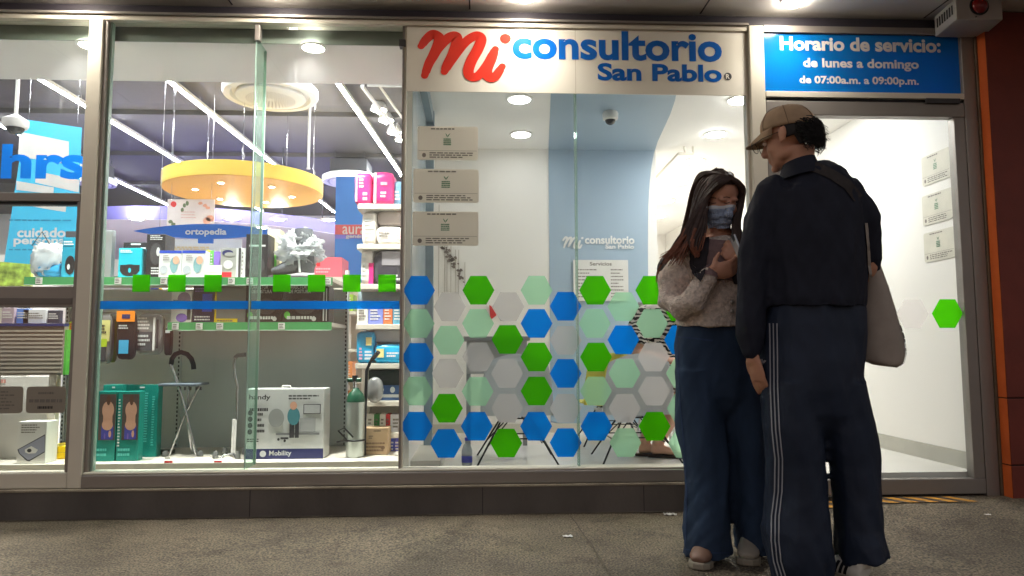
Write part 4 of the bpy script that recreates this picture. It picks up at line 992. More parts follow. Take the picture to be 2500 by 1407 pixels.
# hanging packs on hooks, left of the lower shelf
HK = mat('hook wire', (170, 172, 174), .3, .7)
def hang_pack(r, label, body, prints, seed):
    Y = YS+.02+.02*seed; a = rect(*r, Y); t = thing('hanging_pack', label, 'pack', ((a[0]+a[2])/2, Y, a[3]), 'packs on hooks')
    b = MB(); pillow(b, ((a[0]+a[2])/2, Y, (a[1]+a[3])/2), ((a[2]-a[0])/2, .022, (a[3]-a[1])/2), body, seed, 5, .03); b.build('pouch', t, smooth=50)
    b = MB(); W, Hh = a[2]-a[0], a[3]-a[1]
    for k2, (u0, v0, u1, v1, m_) in enumerate(prints):
        yy = Y-.0245-.0008*k2; q = [(a[0]+u*W, yy, a[1]+v*Hh) for u, v in ((u0, v0), (u1, v0), (u1, v1), (u0, v1))]
        if isinstance(m_, tuple): b.lines(Vector(q[0]), X3*W*(u1-u0), Z3*Hh*(v1-v0), m_[1], m_[2], .55, seed*7+k2)
        else: b.slab(q, (0, .004, 0), m_)
    b.build('printed_card', t)
    b = MB(); x = (a[0]+a[2])/2; b.tube([(x, YBK-.013, a[3]+.012), (x, Y-.02, a[3]+.012), (x, Y-.03, a[3]+.03)], .0025, HK, 6); b.tube([(x+.012*math.cos(q_*.785), Y, a[3]+.004+.012*math.sin(q_*.785)) for q_ in range(8)], .0015, HK, 5, closed=True); b.build('hook', t)
hang_pack((230, 768, 276, 888), 'clear pack with pale yellow card and dark brace, leftmost hanging pack', film('grey clear pouch', (150, 150, 150), .25, .4, .15, .14), [(.05, .45, .92, .88, mat('pale yellow card', (206, 202, 130), .5)), (.2, .34, .8, .5, LIME), (.12, .6, .8, .8, ('l', TXT_K, 3)), (.25, .05, .75, .34, DARK)], 1)
hang_pack((268, 780, 284, 885), 'olive side panel pack squeezed behind the leftmost hanging pack', mat('olive card', (112, 116, 40), .5), [(.2, .1, .8, .9, ('l', TXT_Y, 5))], 3)
hang_pack((288, 760, 332, 878), 'black pack with orange header and light blue picture, hanging second', BLACK, [(0, .78, 1, 1, ORA), (.3, .84, .75, .93, NAVY), (.15, .62, .85, .72, ('l', GR1, 2)), (.2, .12, .72, .4, LBL)], 0)
hang_pack((336, 766, 400, 866), 'clear pack of black and white straps, hanging third', film('white clear pouch', (190, 192, 192), .3, .4, .12, .16), [(.04, .1, .62, .55, mat('charcoal card', (70, 74, 78), .5)), (.04, .6, .6, .92, ('l', PAPER, 4)), (.1, .2, .55, .5, ('l', GR1, 3)), (.66, .1, .74, .9, PAPER), (.8, .15, .86, .85, DARK)], 2)
hang_pack((404, 800, 420, 868), 'narrow black pack hanging beside the cane handle', BLACK, [(.2, .8, .9, .9, GR1)], 1)
hang_pack((166, 785, 196, 878), 'lime and magenta pack hanging behind the left stile', LIME, [(.35, .1, .95, .75, PINK), (.3, .78, .9, .95, ('l', REDP, 3))], 2)
# ---- bottom deck goods
def teal_box(r, Y, label):
    return carton('support_box', label, 'box', r, Y, .06, GRN, 'dark teal back support boxes', zdk+e,
        [(.22, .30, .98, .96, mat('dark photo print', (86, 70, 66), .5)), (.36, .60, .90, .86, ('blob', SKIN_P)), (.42, .46, .84, .74, SKIN_P), (.38, .44, .88, .60, ('blob', SKIN_P)), (.55, .80, .73, .95, ('blob', mat('brown hair print', (92, 60, 46), .5))), (.36, .31, .90, .51, mat('violet blue print', (70, 70, 160), .5)), (.5, .31, .56, .40, ('blob', PUR2)), (.7, .34, .82, .44, ('blob', SKIN_P)), (.06, .2, .17, .9, ('lines', TXT_W, 16)), (.1, .06, .9, .2, ('lines', mat('pale teal print', (90, 190, 180), .5), 2))])
teal_box((228, 956, 282, 1150), .26, 'dark teal back support box with photo of a bare back, front left of four')
teal_box((285, 956, 338, 1150), .26, 'dark teal back support box with photo of a bare back, front right of four')
for r, who in (((248, 940, 296, 1150), 'back left of four'), ((300, 940, 383, 1150), 'back right of four, showing its side')):
    carton('support_box', 'dark teal back support box, plain top showing, '+who, 'box', r, .40 if r[0] > 260 else .36, .06, GRN, 'dark teal back support boxes', zdk+e, [(.62, .2, .72, .9, ('lines', mat('pale teal print', (90, 190, 180), .5), 20)), (.84, .15, .92, .85, ('lines', mat('pale teal print', (90, 190, 180), .5), 20)), (.45, .955, .6, .975, GR1)])
carton('small_box', 'small yellow and dark box on the deck behind the seat cane', 'box', (378, 1100, 418, 1150), .5, .05, mat('dark olive carton', (78, 84, 70), .5), None, zdk+e, [(0, 0, .3, 1, YELC), (.45, .2, .9, .8, ('blob', SKIN_P))])
# seat cane
t = thing('seat_cane', 'folding tripod seat cane with black crook handle on the display deck', 'cane', (atY(450, 1145, .42).x, .42, zdk))
yc_ = .42; k = lambda px, py, d=0: atY(px, py, yc_+d)
b = MB(); pts = [k(418, 890), k(420, 876), k(428, 865), k(442, 860), k(457, 865), k(467, 876), k(472, 890), k(473, 902)]; b.tube(pts, .0135, BLACK, 12); b.build('handle', t, smooth=60)
b = MB(); b.tube([k(418, 890), k(428, 918), k(435, 938)], .009, CHROME, 10); b.tube([k(436, 942), k(452, 1000), k(487, 1141)], .0075, CHROME, 10); b.build('shaft', t, smooth=60)
b = MB(); q0, q1 = k(405, 938), k(495, 938); b.box(q0.x, yc_-.1, q0.z-.008, q1.x, yc_+.1, q0.z+.006, mat('grey seat plastic', (96, 106, 116), .4)); b.build('seat', t, bevel=.004)
b = MB(); b.tube([k(487, 943, .03), k(452, 1010, .03), k(405, 1132, .0)], .007, CHROME, 10); b.build('leg', t, smooth=60)
b = MB(); b.tube([k(462, 943, .08), k(455, 1010, .06), k(472, 1126, .12)], .007, CHROME, 10); b.build('leg', t, smooth=60)
for px, py, d in ((487, 1144, 0), (403, 1144, 0), (473, 1136, .12)):
    q = k(px, py, d); b = MB(); b.lathe([(.016, 0), (.016, .02), (.009, .03)], (q.x, q.y, zdk+e), mat('grey rubber', (96, 98, 96), .7), 14); b.build('rubber_foot', t, smooth=40)
b = MB()
for px in (440, 452, 465, 480, 490): q = k(px, 945); b.tube([q, q-Vector((0, 0, .018))], .006, DARK, 8)
b.build('hinge', t)
# quad cane
t = thing('quad_cane', 'chrome and white four footed walking cane on the display deck', 'cane', (atY(570, 1145, .40).x, .40, zdk)); yc_ = .40
b = MB(); b.tube([k(600, 866), k(580, 868), k(574, 874)], .012, mat('grey foam grip', (104, 104, 98), .7), 10); b.build('handle', t, smooth=60)
b = MB(); b.tube([k(574, 874), k(571, 892), k(575, 922), k(580, 945), k(578, 1024)], .0085, CHROME, 10); b.build('shaft', t, smooth=60)
b = MB(); b.tube([k(573, 1024), k(569, 1110)], .0125, PAPER, 12); b.build('lower_tube', t, smooth=60)
b = MB()
for px, d in ((525, -.07), (548, .06), (580, -.09), (596, .07)): b.tube([k(568, 1108), k((568+px)/2, 1112, d*.6), k(px, 1132, d)], .007, CHROME, 8)
b.build('base_frame', t, smooth=60)
for px, d in ((525, -.07), (548, .06), (580, -.09), (596, .07)):
    q = k(px, 1136, d); b = MB(); b.lathe([(.015, 0), (.013, .03), (.008, .04)], (q.x, q.y, zdk+e), mat('grey rubber', (96, 98, 96), .7), 14); b.build('rubber_foot', t, smooth=40)
# red price tags on the deck edge
for px, who in ((410, 'by the seat cane'), (531, 'by the quad cane')):
    a = rect(px-9, 1126, px+9, 1148, .18); t = thing('price_tag', 'small red price tag on the deck edge '+who, 'price tag', ((a[0]+a[2])/2, .18, zdk), 'red price tags')
    MB().box(a[0], .18, zdk+e, a[2], .19, a[3], REDP).build('card', t); b = MB(); b.lines((a[0]+.004, .1785, zdk+.02), X3*.028, Z3*.012, TXT_W, 1, .8, px, 0); b.build('print', t)
# walking aid carton
a = rect(597, 950, 797, 1150, .28)
t = carton('mobility_carton', 'large grey walking aid carton with navy bottom band on the display deck', 'box', (597, 950, 790, 1150), .28, .16, mat('pale grey carton', (196, 198, 196), .5), None, zdk+e,
   [(0, 0, 1, .145, NAVY), (.2, .03, .28, .12, ('blob', GR1)), (.06, .66, .3, .75, ('lines', TXT_K, 1)), (.55, .84, .95, .92, ('lines', TXT_K, 2)),
    (.04, .62, .1, .7, ('blob', DARK)), (.04, .53, .1, .61, ('blob', DARK)), (.04, .44, .1, .52, ('blob', DARK)), (.04, .35, .1, .43, ('blob', DARK)),
    (.12, .36, .26, .68, ('lines', TXT_K, 4)), (.04, .24, .25, .3, ('lines', TXT_K, 2)), (.74, .64, .96, .78, DARK), (.75, .65, .95, .77, mat('screen print', (176, 178, 178), .5)),
    (.3, .45, .5, .72, ('blob', mat('grey plant print', (150, 152, 150), .5))), (.7, .38, .9, .58, mat('grey sofa print', (160, 162, 162), .5)), (.4, .34, .95, .37, mat('grey bench print', (120, 122, 124), .5)),
    (.57, .30, .63, .54, DARK), (.64, .30, .69, .54, DARK), (.54, .48, .70, .74, ('blob', mat('teal shirt print', (70, 130, 140), .5))), (.57, .70, .66, .82, ('blob', SKIN_P)), (.46, .28, .56, .31, DARK), (.42, .26, .45, .30, ('blob', BLACK)), (.50, .24, .53, .28, ('blob', BLACK))],
   [('handy', .05, .83, .32, .92, TXT_K), ('Mobility', .32, .03, .6, .12, GR1)])
b = MB(); p = atY(698, 950, .3); b.tube([(p.x-.03, .31, p.z), (p.x-.02, .31, p.z+.016), (p.x+.02, .31, p.z+.016), (p.x+.03, .31, p.z)], .004, PAPER, 8); b.build('carry_handle', t)
# ---- left bay goods
carton('heating_pad_box', 'white box with grey heating pad picture low in the left bay', 'box', (42, 1030, 112, 1152), .2, .1, PAPER, None, zdk+e, [(.12, .72, .8, .95, ('lines', TXT_Y, 4)), (0, 0, 1, 1, ('outline', ((.02, .34), (.96, .70), (.98, .27), (.46, .06), (.36, .07), (.08, .24)), DARK)), (0, 0, 1, 1, ('outline', ((.06, .34), (.95, .67), (.97, .29), (.46, .09), (.38, .10), (.11, .25)), mat('pad grey print', (150, 152, 168), .5))), (0, 0, 1, 1, ('outline', ((.28, .34), (.5, .42), (.74, .33), (.66, .25), (.42, .24), (.3, .27)), PAPER)), (.36, .27, .52, .36, ('blob', DARK))])
for i, (r, Y_, who) in enumerate((((106, 1032, 128, 1152), .31, 'upright behind the heating pad box'), ((106, 1090, 226, 1118), .36, 'upper flat one of the stack'), ((106, 1119, 226, 1152), .36, 'lower flat one of the stack'))):
    carton('yellow_box', 'plain yellow carton low in the left bay, '+who, 'box', r, Y_, .2 if i else .04, YELC, 'yellow cartons', zdk+e if i != 1 else rect(106, 1119, 226, 1152, .36)[3]+e, [(.1, .44, .8, .5, ('lines', TXT_Y, 1))])
a = rect(-40, 792, 155, 916, .30)
t = thing('wall_panel', 'grey ribbed display board with navy top edge in the left bay', 'display board', (a[0], .30, a[1]))
b = MB(); b.box(a[0], .30, a[1], a[2], .34, a[3]-.012, mat('taupe board', (150, 140, 128), .6))
z = a[1]+.012
while z < a[3]-.03: b.box(a[0], .294, z, a[2]-.006, .2995, z+.010, mat('pale rib', (176, 166, 152), .55)); z += .022
b.build('board', t); MB().box(a[0], .292, a[3]-.011, a[2], .342, a[3]+.004, mat('navy edge', (30, 48, 110), .4)).build('top_edge', t)
MB().box(a[2]+.001, .305, a[1], a[2]+.012, .36, a[3]-.03, GREEN2).build('side_edge', t)
MB().box(a[0]+.02, .32, zdk+e, a[0]+.06, .36, a[1]-.001, SHELFW).build('support_leg', t); MB().box(a[2]-.08, .32, zdk+e, a[2]-.04, .36, a[1]-.001, SHELFW).build('support_leg', t)
carton('white_panel_box', 'white carton standing below the ribbed display board', 'box', (-30, 920, 128, 1030), .42, .06, PAPER, None, zdk+e, [(.0, .9, .35, .99, ('lines', mat('pale red print', (222, 160, 150), .5), 1)), (.96, .85, 1., .99, BLACK)])
for i, (xa_, c_, nm) in enumerate(((4, (180, 160, 170), 'mauve'), (40, (96, 140, 220), 'blue'), (56, (222, 222, 226), 'white'), (116, (60, 62, 78), 'dark'))):
    carton('medicine_pack', '%s medicine pack standing on top of the ribbed board in the left bay' % nm, 'box', (xa_, 752+i*2, xa_+(30 if i != 2 else 56), 792), .305, .03, mat('pack '+nm, c_, .5), None, rect(-40, 792, 155, 916, .30)[3]+.006, [(.1, .3, .9, .8, ('lines', PAPER if i != 2 else TXT_Y, 3))])
# ---- oxygen cylinder cart
yo = .34; k = lambda px, py, d=0: atY(px, py, yo+d)
c = k(866, 1147); r0 = (k(889, 1060).x-k(844, 1060).x)/2
t = thing('oxygen_cylinder', 'silver oxygen cylinder with dark green shoulder on the display deck', 'gas cylinder', (c.x, yo, zdk))
zt = k(866, 982).z-zdk; zd = k(866, 952).z-zdk
MB().lathe([(r0*.96, 0), (r0, .006), (r0, zt)], (c.x, yo, zdk+e), mat('brushed cylinder metal', (176, 182, 178), .3, .7, .05, 8, stretch=(6, 6, .2)), 32).build('body', t, smooth=40)
MB().lathe([(r0*1.005, zt+.0005), (r0*1.0, zt+.014), (r0*.8, zt+.045), (r0*.4, zd), (r0*.3, zd+.01)], (c.x, yo, zdk+e), mat('dark green enamel', (26, 72, 52), .3), 32).build('shoulder', t, smooth=50)
b = MB(); p = k(866, 948); b.tube([p, p+Vector((0, 0, .05))], .012, CHROME, 12); b.tube([p+Vector((-.04, 0, .045)), p+Vector((.035, 0, .045))], .013, mat('dark green enamel', (26, 72, 52), .3), 10); b.tube([p+Vector((0, 0, .04)), p+Vector((0, 0, .07))], .016, BLACK, 10); b.build('valve', t, smooth=40)
b = MB(); b.tube([(c.x+(r0+.003)*math.cos(q), yo+(r0+.003)*math.sin(q), k(866, 1074).z) for q in np.linspace(0, 6.283, 25)[:-1]], .005, BLACK, 8, closed=True); b.tube([k(846, 1074, -.03), k(826, 1052, -.05), k(840, 1045, -.06), k(862, 1068, -.05)], .0045, BLACK, 8); b.tube([k(846, 1074, -.03), k(822, 1080, -.03)], .0045, BLACK, 8); b.build('strap_loop', t, smooth=50)
t = thing('cart_handle', 'black angled cart handle standing beside the oxygen cylinder', 'handle', (k(895, 1145).x, yo, zdk))
b = MB(); b.tube([k(921, 864, -.05), k(905, 882), k(895, 905), k(892, 1000, .03), k(889, 1144, .05)], .0085, BLACK, 10); b.build('tube', t, smooth=60)
b = MB(); b.tube([k(924, 860, -.05), k(908, 879, -.01)], .012, RUB, 10); b.build('grip', t, smooth=60)
carton('cardboard_box', 'brown cardboard box with small symbols on the deck by the clinic wall', 'box', (888, 1046, 947, 1150), .40, .14, TAN, None, zdk+e, [(.4, .86, .75, .94, ('lines', TXT_K, 1)), (.2, .6, .4, .74, ('lines', TXT_K, 2)), (.1, .1, .9, .5, ('lines', mat('brown print', (120, 96, 76), .6), 3)), (.7, .2, .88, .34, ('blob', mat('brown print', (120, 96, 76), .6)))])
# ------------------------------------------------------------------ white shelf unit by the clinic wall
Yu, Yu2 = .52, 1.0
xu0, xu1 = atY(868, 700, Yu).x, XM2-.012
t = thing('wall_shelf_unit', 'cream steel shelf unit full of packs beside the clinic partition', 'shelf unit', (xu0, Yu, PH_F))
SHZ = [atY(920, y, Yu).z for y in (498, 596, 694, 792, 888, 980, 1058)]
for z in SHZ:
    b = MB(); b.slab([(xu0+.02, Yu, z), (xu1, Yu, z), (xu1, Yu2, z), (xu0, Yu2, z), (xu0, Yu+.03, z), (xu0+.006, Yu+.008, z)], (0, 0, -.03), SHELFW); b.build('shelf', t, bevel=.003)
MB().box(xu0, Yu2+.001, zdk, xu1, Yu2+.02, SHZ[0]+.22, SHELFW).build('back_panel', t)
MB().box(xu1-.02, Yu2-.05, zdk, xu1-.002, Yu2-.001, SHZ[0]+.2, SHELFW).build('upright', t); MB().box(xu0+.002, Yu2-.04, zdk, xu0+.03, Yu2-.001, SHZ[0]-.031, SHELFW).build('upright', t)
MB().box(xu0, Yu, PH_F, xu1, Yu2, zdk-.03, SHELFW).build('base', t)
def soft_pack(name, label, r, Y, dp, body, z, prints=(), seed=0, group=None, p=5):
    a = rect(*r, Y); z1 = a[3]
    t = thing(name, label, 'pack', ((a[0]+a[2])/2, Y+dp/2, z), group)
    b = MB(); pillow(b, ((a[0]+a[2])/2, Y+dp/2, (z+z1)/2), ((a[2]-a[0])/2, dp/2, (z1-z)/2), body, seed, p, .05); b.build('wrapper', t, smooth=60)
    b = MB(); W, Hh = a[2]-a[0], z1-z
    for k2, (u0, v0, u1, v1, m_) in enumerate(prints):
        yy = Y-.004-.0008*k2
        q = [(a[0]+u*W, yy, z+v*Hh) for u, v in ((u0, v0), (u1, v0), (u1, v1), (u0, v1))]
        if isinstance(m_, tuple): b.lines(Vector(q[0]), X3*W*(u1-u0), Z3*Hh*(v1-v0), m_[1], m_[2], .6, seed*5+k2)
        else: b.slab(q, (0, .012, 0), m_)
    if prints: b.build('print', t)
PKD = mat('pink diaper wrap', (214, 52, 124), .35, 0, .1, 12); PKL = mat('pale pink print', (240, 178, 196), .4); CYAN = mat('cyan diaper wrap', (40, 164, 214), .3, 0, .12, 10); WWR = mat('white wrap', (222, 216, 212), .35, 0, .05, 12); DKW = mat('charcoal wrap', (62, 60, 70), .3, 0, .2, 10)
g = 'packs on the top shelf by the clinic wall'
soft_pack('diaper_pack', 'pink pack on the top shelf, tilted leftmost', (864, 420, 908, 492), Yu+.03, .16, PKD, SHZ[0]+e, [(.1, .1, .2, .9, PKL), (.3, .5, .6, .8, ('l', TXT_W, 3)), (.5, .1, .8, .4, ('l', PKL, 2))], 1, g)
soft_pack('diaper_pack', 'pink pack with white stripe on the top shelf, next to the tilted one', (908, 418, 962, 492), Yu+.03, .16, PKD, SHZ[0]+e, [(.1, .05, .2, .95, TXT_W), (.4, .55, .75, .7, ('l', PKL, 1)), (.4, .2, .7, .4, ('l', TXT_W, 2))], 2, g)
soft_pack('diaper_pack', 'light blue pack at the right end of the top shelf', (958, 440, 984, 492), Yu+.06, .16, mat('light blue wrap', (130, 178, 214), .4), SHZ[0]+e, [(.2, .2, .8, .6, ('l', TXT_W, 3))], 3, g)
soft_pack('diaper_pack', 'upright white pack at the left of the second shelf', (882, 516, 920, 592), Yu+.04, .16, WWR, SHZ[1]+e, [(.2, .2, .8, .8, ('l', GR1, 5))], 4)
soft_pack('diaper_pack', 'white pack with grey print lying low on the second shelf', (918, 552, 984, 592), Yu+.03, .16, WWR, SHZ[1]+e, [(.1, .35, .6, .7, ('l', TXT_Y, 2)), (.7, .3, .95, .7, ('l', PKL, 2))], 5)
soft_pack('diaper_pack', 'grey beige pack slumped on top of the white pack', (920, 514, 984, 550), Yu+.05, .14, mat('taupe wrap', (164, 152, 148), .4), atY(940, 551, Yu+.05).z, [], 6)
soft_pack('diaper_pack', 'large charcoal pack on the third shelf', (910, 610, 984, 688), Yu+.03, .18, DKW, SHZ[2]+e, [(.3, .55, .9, .95, mat('grey gloss print', (140, 136, 142), .3)), (.4, .1, .9, .3, ('l', GR1, 2))], 7)
soft_pack('diaper_pack', 'narrow magenta and white pack left of the charcoal pack', (880, 608, 912, 688), Yu+.05, .16, WWR, SHZ[2]+e, [(.65, .0, 1, .6, PINK), (.1, .1, .5, .9, ('l', GR1, 6))], 8)
for i, (xa_, xb_, c_, nm) in enumerate(((872, 898, (222, 220, 214), 'white'), (899, 935, (120, 132, 204), 'violet striped'), (936, 958, (206, 112, 70), 'orange'), (959, 984, (90, 150, 176), 'blue grey'))):
    carton('medicine_box', '%s box on the fourth shelf by the clinic wall' % nm, 'box', (xa_, 745, xb_, 790), Yu+.04, .12, mat('box '+nm, c_, .5), 'small boxes on the fourth shelf', SHZ[3]+e, [(.15, .2, .85, .8, ('lines', PAPER if i else TXT_Y, 4))])
soft_pack('paper_bag', 'crumpled pale pack behind the boxes on the fourth shelf', (872, 706, 984, 744), Yu+.2, .14, mat('blue grey wrap', (150, 168, 176), .4, 0, .2, 8), atY(920, 746, Yu+.2).z, [], 11)
soft_pack('diaper_pack', 'tall cyan diaper pack on the fifth shelf', (868, 808, 914, 884), Yu+.03, .17, CYAN, SHZ[4]+e, [(.55, .55, .85, .8, mat('pale yellow print', (236, 222, 150), .5)), (.2, .1, .4, .5, ('l', PKL, 4)), (.5, .1, .9, .4, ('l', TXT_W, 3))], 9)
soft_pack('diaper_pack', 'low cyan diaper pack lying on the fifth shelf by the clinic wall', (912, 840, 984, 884), Yu+.02, .17, CYAN, SHZ[4]+e, [(.1, .3, .35, .75, mat('pale yellow print', (236, 222, 150), .5)), (.45, .3, .9, .6, ('l', TXT_W, 2))], 10)
soft_pack('pillow_pack', 'grey white wrapped pillow on the fifth shelf above the cyan packs', (905, 800, 984, 838), Yu+.1, .2, mat('grey white wrap', (186, 186, 184), .4, 0, .1, 8), atY(940, 839, Yu+.1).z, [], 12)
carton('dark_box', 'black boxed item with hexagonal end on the sixth shelf', 'box', (900, 905, 984, 940), Yu+.06, .14, mat('dark green black', (32, 42, 38), .4), None, atY(940, 941, Yu+.06).z, [(.1, .3, .6, .6, ('lines', DARK, 2))])
carton('adult_wipes_box', 'navy box with white numeral print under the black box on the sixth shelf', 'box', (905, 941, 984, 977), Yu+.05, .15, mat('steel blue carton', (60, 86, 130), .4), None, SHZ[5]+e, [(.05, .2, .95, .4, GR1), (.1, .55, .5, .85, ('lines', TXT_W, 1)), (.6, .5, .75, .9, ('blob', GR1))])
soft_pack('wrapped_bag', 'grey plastic wrapped bag hanging beside the cart handle', (893, 922, 934, 985), Yu-.09, .07, film('grey crinkled plastic', (176, 176, 176), .3, .4, .12, .16), atY(913, 985, Yu-.09).z, [], 13, None, 2.4)
for i, (xa_, xb_, c_, nm) in enumerate(((896, 912, (220, 222, 216), 'white'), (913, 926, (60, 130, 70), 'green'), (927, 941, (226, 222, 216), 'cream'), (942, 952, (206, 60, 60), 'red'), (953, 984, (214, 214, 220), 'pale'))):
    carton('medicine_box', '%s small box on the seventh shelf behind the cylinder' % nm, 'box', (xa_, 1012, xb_, 1054), Yu+.05, .1, mat('small box '+nm, c_, .5), 'small boxes on the seventh shelf', SHZ[6]+e, [(.2, .2, .8, .8, ('lines', TXT_Y, 3))])
for i, (xa_, xb_, y_, c_, nm) in enumerate(((948, 962, 1070, (70, 84, 176), 'blue striped'), (963, 984, 1070, (96, 96, 190), 'violet striped'), (948, 984, 1116, (216, 60, 110), 'pink'))):
    carton('medicine_box', '%s box at the bottom right of the cream shelf unit' % nm, 'box', (xa_, y_, xb_, 1115 if y_ < 1100 else 1150), Yu+.03, .1, mat('low box '+nm, c_, .5), 'boxes at the foot of the cream shelf unit', zdk+e if y_ > 1100 else atY(960, 1115.5, Yu+.03).z+.0, [(.1, .15, .9, .85, ('lines', PAPER, 4))])
# ---- narrow shelf column behind the upright
Yv = 1.12; xv0, xv1 = atY(806, 900, Yv).x, atY(866, 900, Yv).x
t = thing('narrow_shelf', 'narrow cream shelf column of small boxes behind the oxygen cylinder', 'shelf unit', (xv0, Yv, PH_F))
VZ = [atY(830, y, Yv).z for y in (760, 852, 932, 1012, 1092)]
for z in VZ: MB().box(xv0, Yv, z-.02, xv1, Yv+.3, z, SHELFW).build('shelf', t)
MB().box(xv0, Yv+.301, PH_F, xv1, Yv+.32, VZ[0]+.22, SHELFW).build('back_panel', t); MB().box(xv0-.02, Yv+.02, PH_F, xv0-.001, Yv+.32, VZ[0]+.1, SHELFW).build('side_panel', t)
COL = [('teal', (60, 140, 140)), ('white', (214, 214, 208)), ('violet', (110, 104, 180)), ('blue', (66, 92, 186)), ('maroon', (128, 60, 84)), ('orange', (226, 146, 90)), ('pink', (222, 70, 120)), ('dark', (60, 58, 66)), ('lime', (150, 190, 70))]
q_ = 0; rr = random.Random(11)
for zi, (yt, items) in enumerate(((712, ((808, 824, 0), (825, 846, 1), (847, 862, 8))), (806, ((808, 830, 0), (832, 848, 1))), (876, ((808, 818, 2), (819, 829, 3), (830, 840, 2), (842, 860, 5))), (950, ((808, 820, 4), (821, 832, 5), (834, 846, 7), (848, 862, 5))), (1030, ((808, 826, 3), (828, 844, 7), (846, 862, 6))))):
    for xa_, xb_, ci in items:
        yb2 = (760, 852, 932, 1012, 1092)[zi]
        carton('medicine_box', '%s box, %s from the left on the %s shelf of the narrow column' % (COL[ci][0], ('first', 'second', 'third', 'fourth')[[i_[0] for i_ in items].index(xa_)], ('top', 'second', 'third', 'fourth', 'lowest')[zi]), 'box', (xa_, yt+rr.randint(0, 8), xb_, yb2-1), Yv+.03, .15, mat('column box '+COL[ci][0], COL[ci][1], .5), 'small boxes in the narrow column', VZ[zi]+e, [(.2, .15, .8, .85, ('lines', PAPER, 5))])
carton('medicine_box', 'tall pink box standing on the floor left of the cylinder', 'box', (826, 1098, 844, 1150), Yv-.16, .08, mat('column box pink', (222, 70, 120), .5), None, zdk+e, [(.2, .2, .8, .8, ('lines', PAPER, 4))])
# ---- tall blue advertising banner
a = rect(818, 432, 886, 700, 1.55)
t = thing('advert_banner', 'tall bright blue banner with pink band behind the shelf unit', 'banner', (a[0], 1.55, PH_F))
x1_ = a[0]+(a[2]-a[0])*1.55
MB().box(a[0], 1.55, a[1]-.3, x1_, 1.57, a[3], mat('banner blue', (84, 150, 236), .45, 0, .12, 1.2)).build('panel', t)
b = MB(); q = rect(818, 549, 886, 573, 1.546); b.box(a[0], 1.546, q[1], x1_, 1.5495, q[3], mat('salmon band', (240, 116, 118), .45)); q2 = rect(818, 574, 886, 583, 1.546); b.box(a[0], 1.547, q2[1], x1_, 1.5495, q2[3], mat('violet band', (140, 136, 232), .45)); b.build('band', t)
b = MB(); px_text('aura', (836, 553, 893, 572), 1.543, TXT_W, .01, b); px_text('genérico', (844, 573, 908, 584), 1.543, TXT_W, .03, b); b.build('lettering', t)
MB().box(a[0]+.05, 1.54, PH_F, x1_-.05, 1.6, a[1]-.301, SHELFW).build('stand', t)
# ------------------------------------------------------------------ far aisles
def aisle(label, xa, ya, xb, yb, ztop, shelves, seed, back):
    """a long shelf run from (xa,ya) to (xb,yb) whose goods face the window"""
    a = Vector((xa, ya, 0)); c = Vector((xb, yb, 0)); d = (c-a); L = d.length; d.normalize(); n = Vector((d.y, -d.x, 0))
    if n.y > 0: n = -n
    t = thing('aisle_shelf', label, 'shelf unit', (xa, ya, PH_F), 'shelf runs at the back of the pharmacy'); up = Z3
    def bx(o, lx, ly, lz, m_, mb): 
        q = [o, o+d*lx, o+d*lx-n*ly, o-n*ly]; mb.hexa([*q, *[p+up*lz for p in q]], m_)
    b = MB(); bx(a-n*.3+up*PH_F, L, .03, ztop-PH_F, back, b); bx(a+up*(ztop-.16)-n*.0, L, .299, .16, back, b); b.build('back_panel', t)
    rr = random.Random(seed)
    for k in range(shelves):
        z = PH_F+.15+k*(ztop-.2-PH_F)/shelves
        b = MB(); bx(a+up*z, L, .298, .025, SHELFW, b); b.build('shelf', t)
        b = MB(); x = .02
        while x < L-.1:
            wd = rr.uniform(.05, .16); hh = rr.uniform(.12, (ztop-.2-PH_F)/shelves-.06); c_ = rr.choice(STOCK); n2 = rr.randint(1, 3)
            for _ in range(n2):
                if x+wd > L-.02: break
                bx(a+d*x+up*(z+.0255)-n*.02, wd*.94, .2, hh, c_, b); x += wd
            x += rr.choice((.0, .01, .04))
        o = b.build('stock_row', t); o['kind'] = 'stuff'
STOCK = [mat('stock '+str(i), c_, .5) for i, c_ in enumerate(((226, 224, 220), (90, 150, 214), (214, 70, 80), (240, 196, 70), (90, 176, 110), (150, 110, 190), (230, 140, 170), (60, 80, 150), (200, 200, 206), (236, 232, 224), (120, 190, 210)))]
aisle('long white shelf run with mixed packs at the very back of the pharmacy', -8.8, 9.3, -.6, 9.3, 2.3, 5, 2, WHITE)
aisle('low white shelf run of packs behind the blue oval sign', -3.6, 4.6, -1.4, 4.6, 1.62, 4, 3, WHITE)
aisle('white shelf run of packs slanting back at the left', -4.9, 3.4, -5.6, 7.6, 1.75, 4, 4, WHITE)
aisle('low shelf run of packs in the far left corner', -7.8, 5.8, -5.9, 5.8, 1.7, 4, 5, WHITE)
aisle('short white shelf run of packs behind the bagged boot', -1.55, 3.6, -.75, 3.6, 1.6, 4, 6, WHITE)
# white header card under the oval sign
a = rect(408, 584, 590, 612, 2.0)
t = thing('header_card', 'white header card with faint yellow lettering below the blue oval sign', 'sign', (a[0], 2.0, a[1]))
MB().box(a[0], 2.0, a[1]-.03, a[2], 2.012, a[3], PAPER).build('card', t)
b = MB(); b.lines((a[0]+.05, 1.998, a[1]+.003), X3*.3, Z3*.03, mat('pale ochre print', (222, 196, 140), .5), 2, .6, 4); b.build('print', t)
MB().box(a[0]+.1, 2.0131, PH_F, a[0]+.13, 2.03, a[3]-.01, SHELFW).build('post', t); MB().box(a[2]-.13, 2.0131, PH_F, a[2]-.1, 2.03, a[3]-.01, SHELFW).build('post', t)
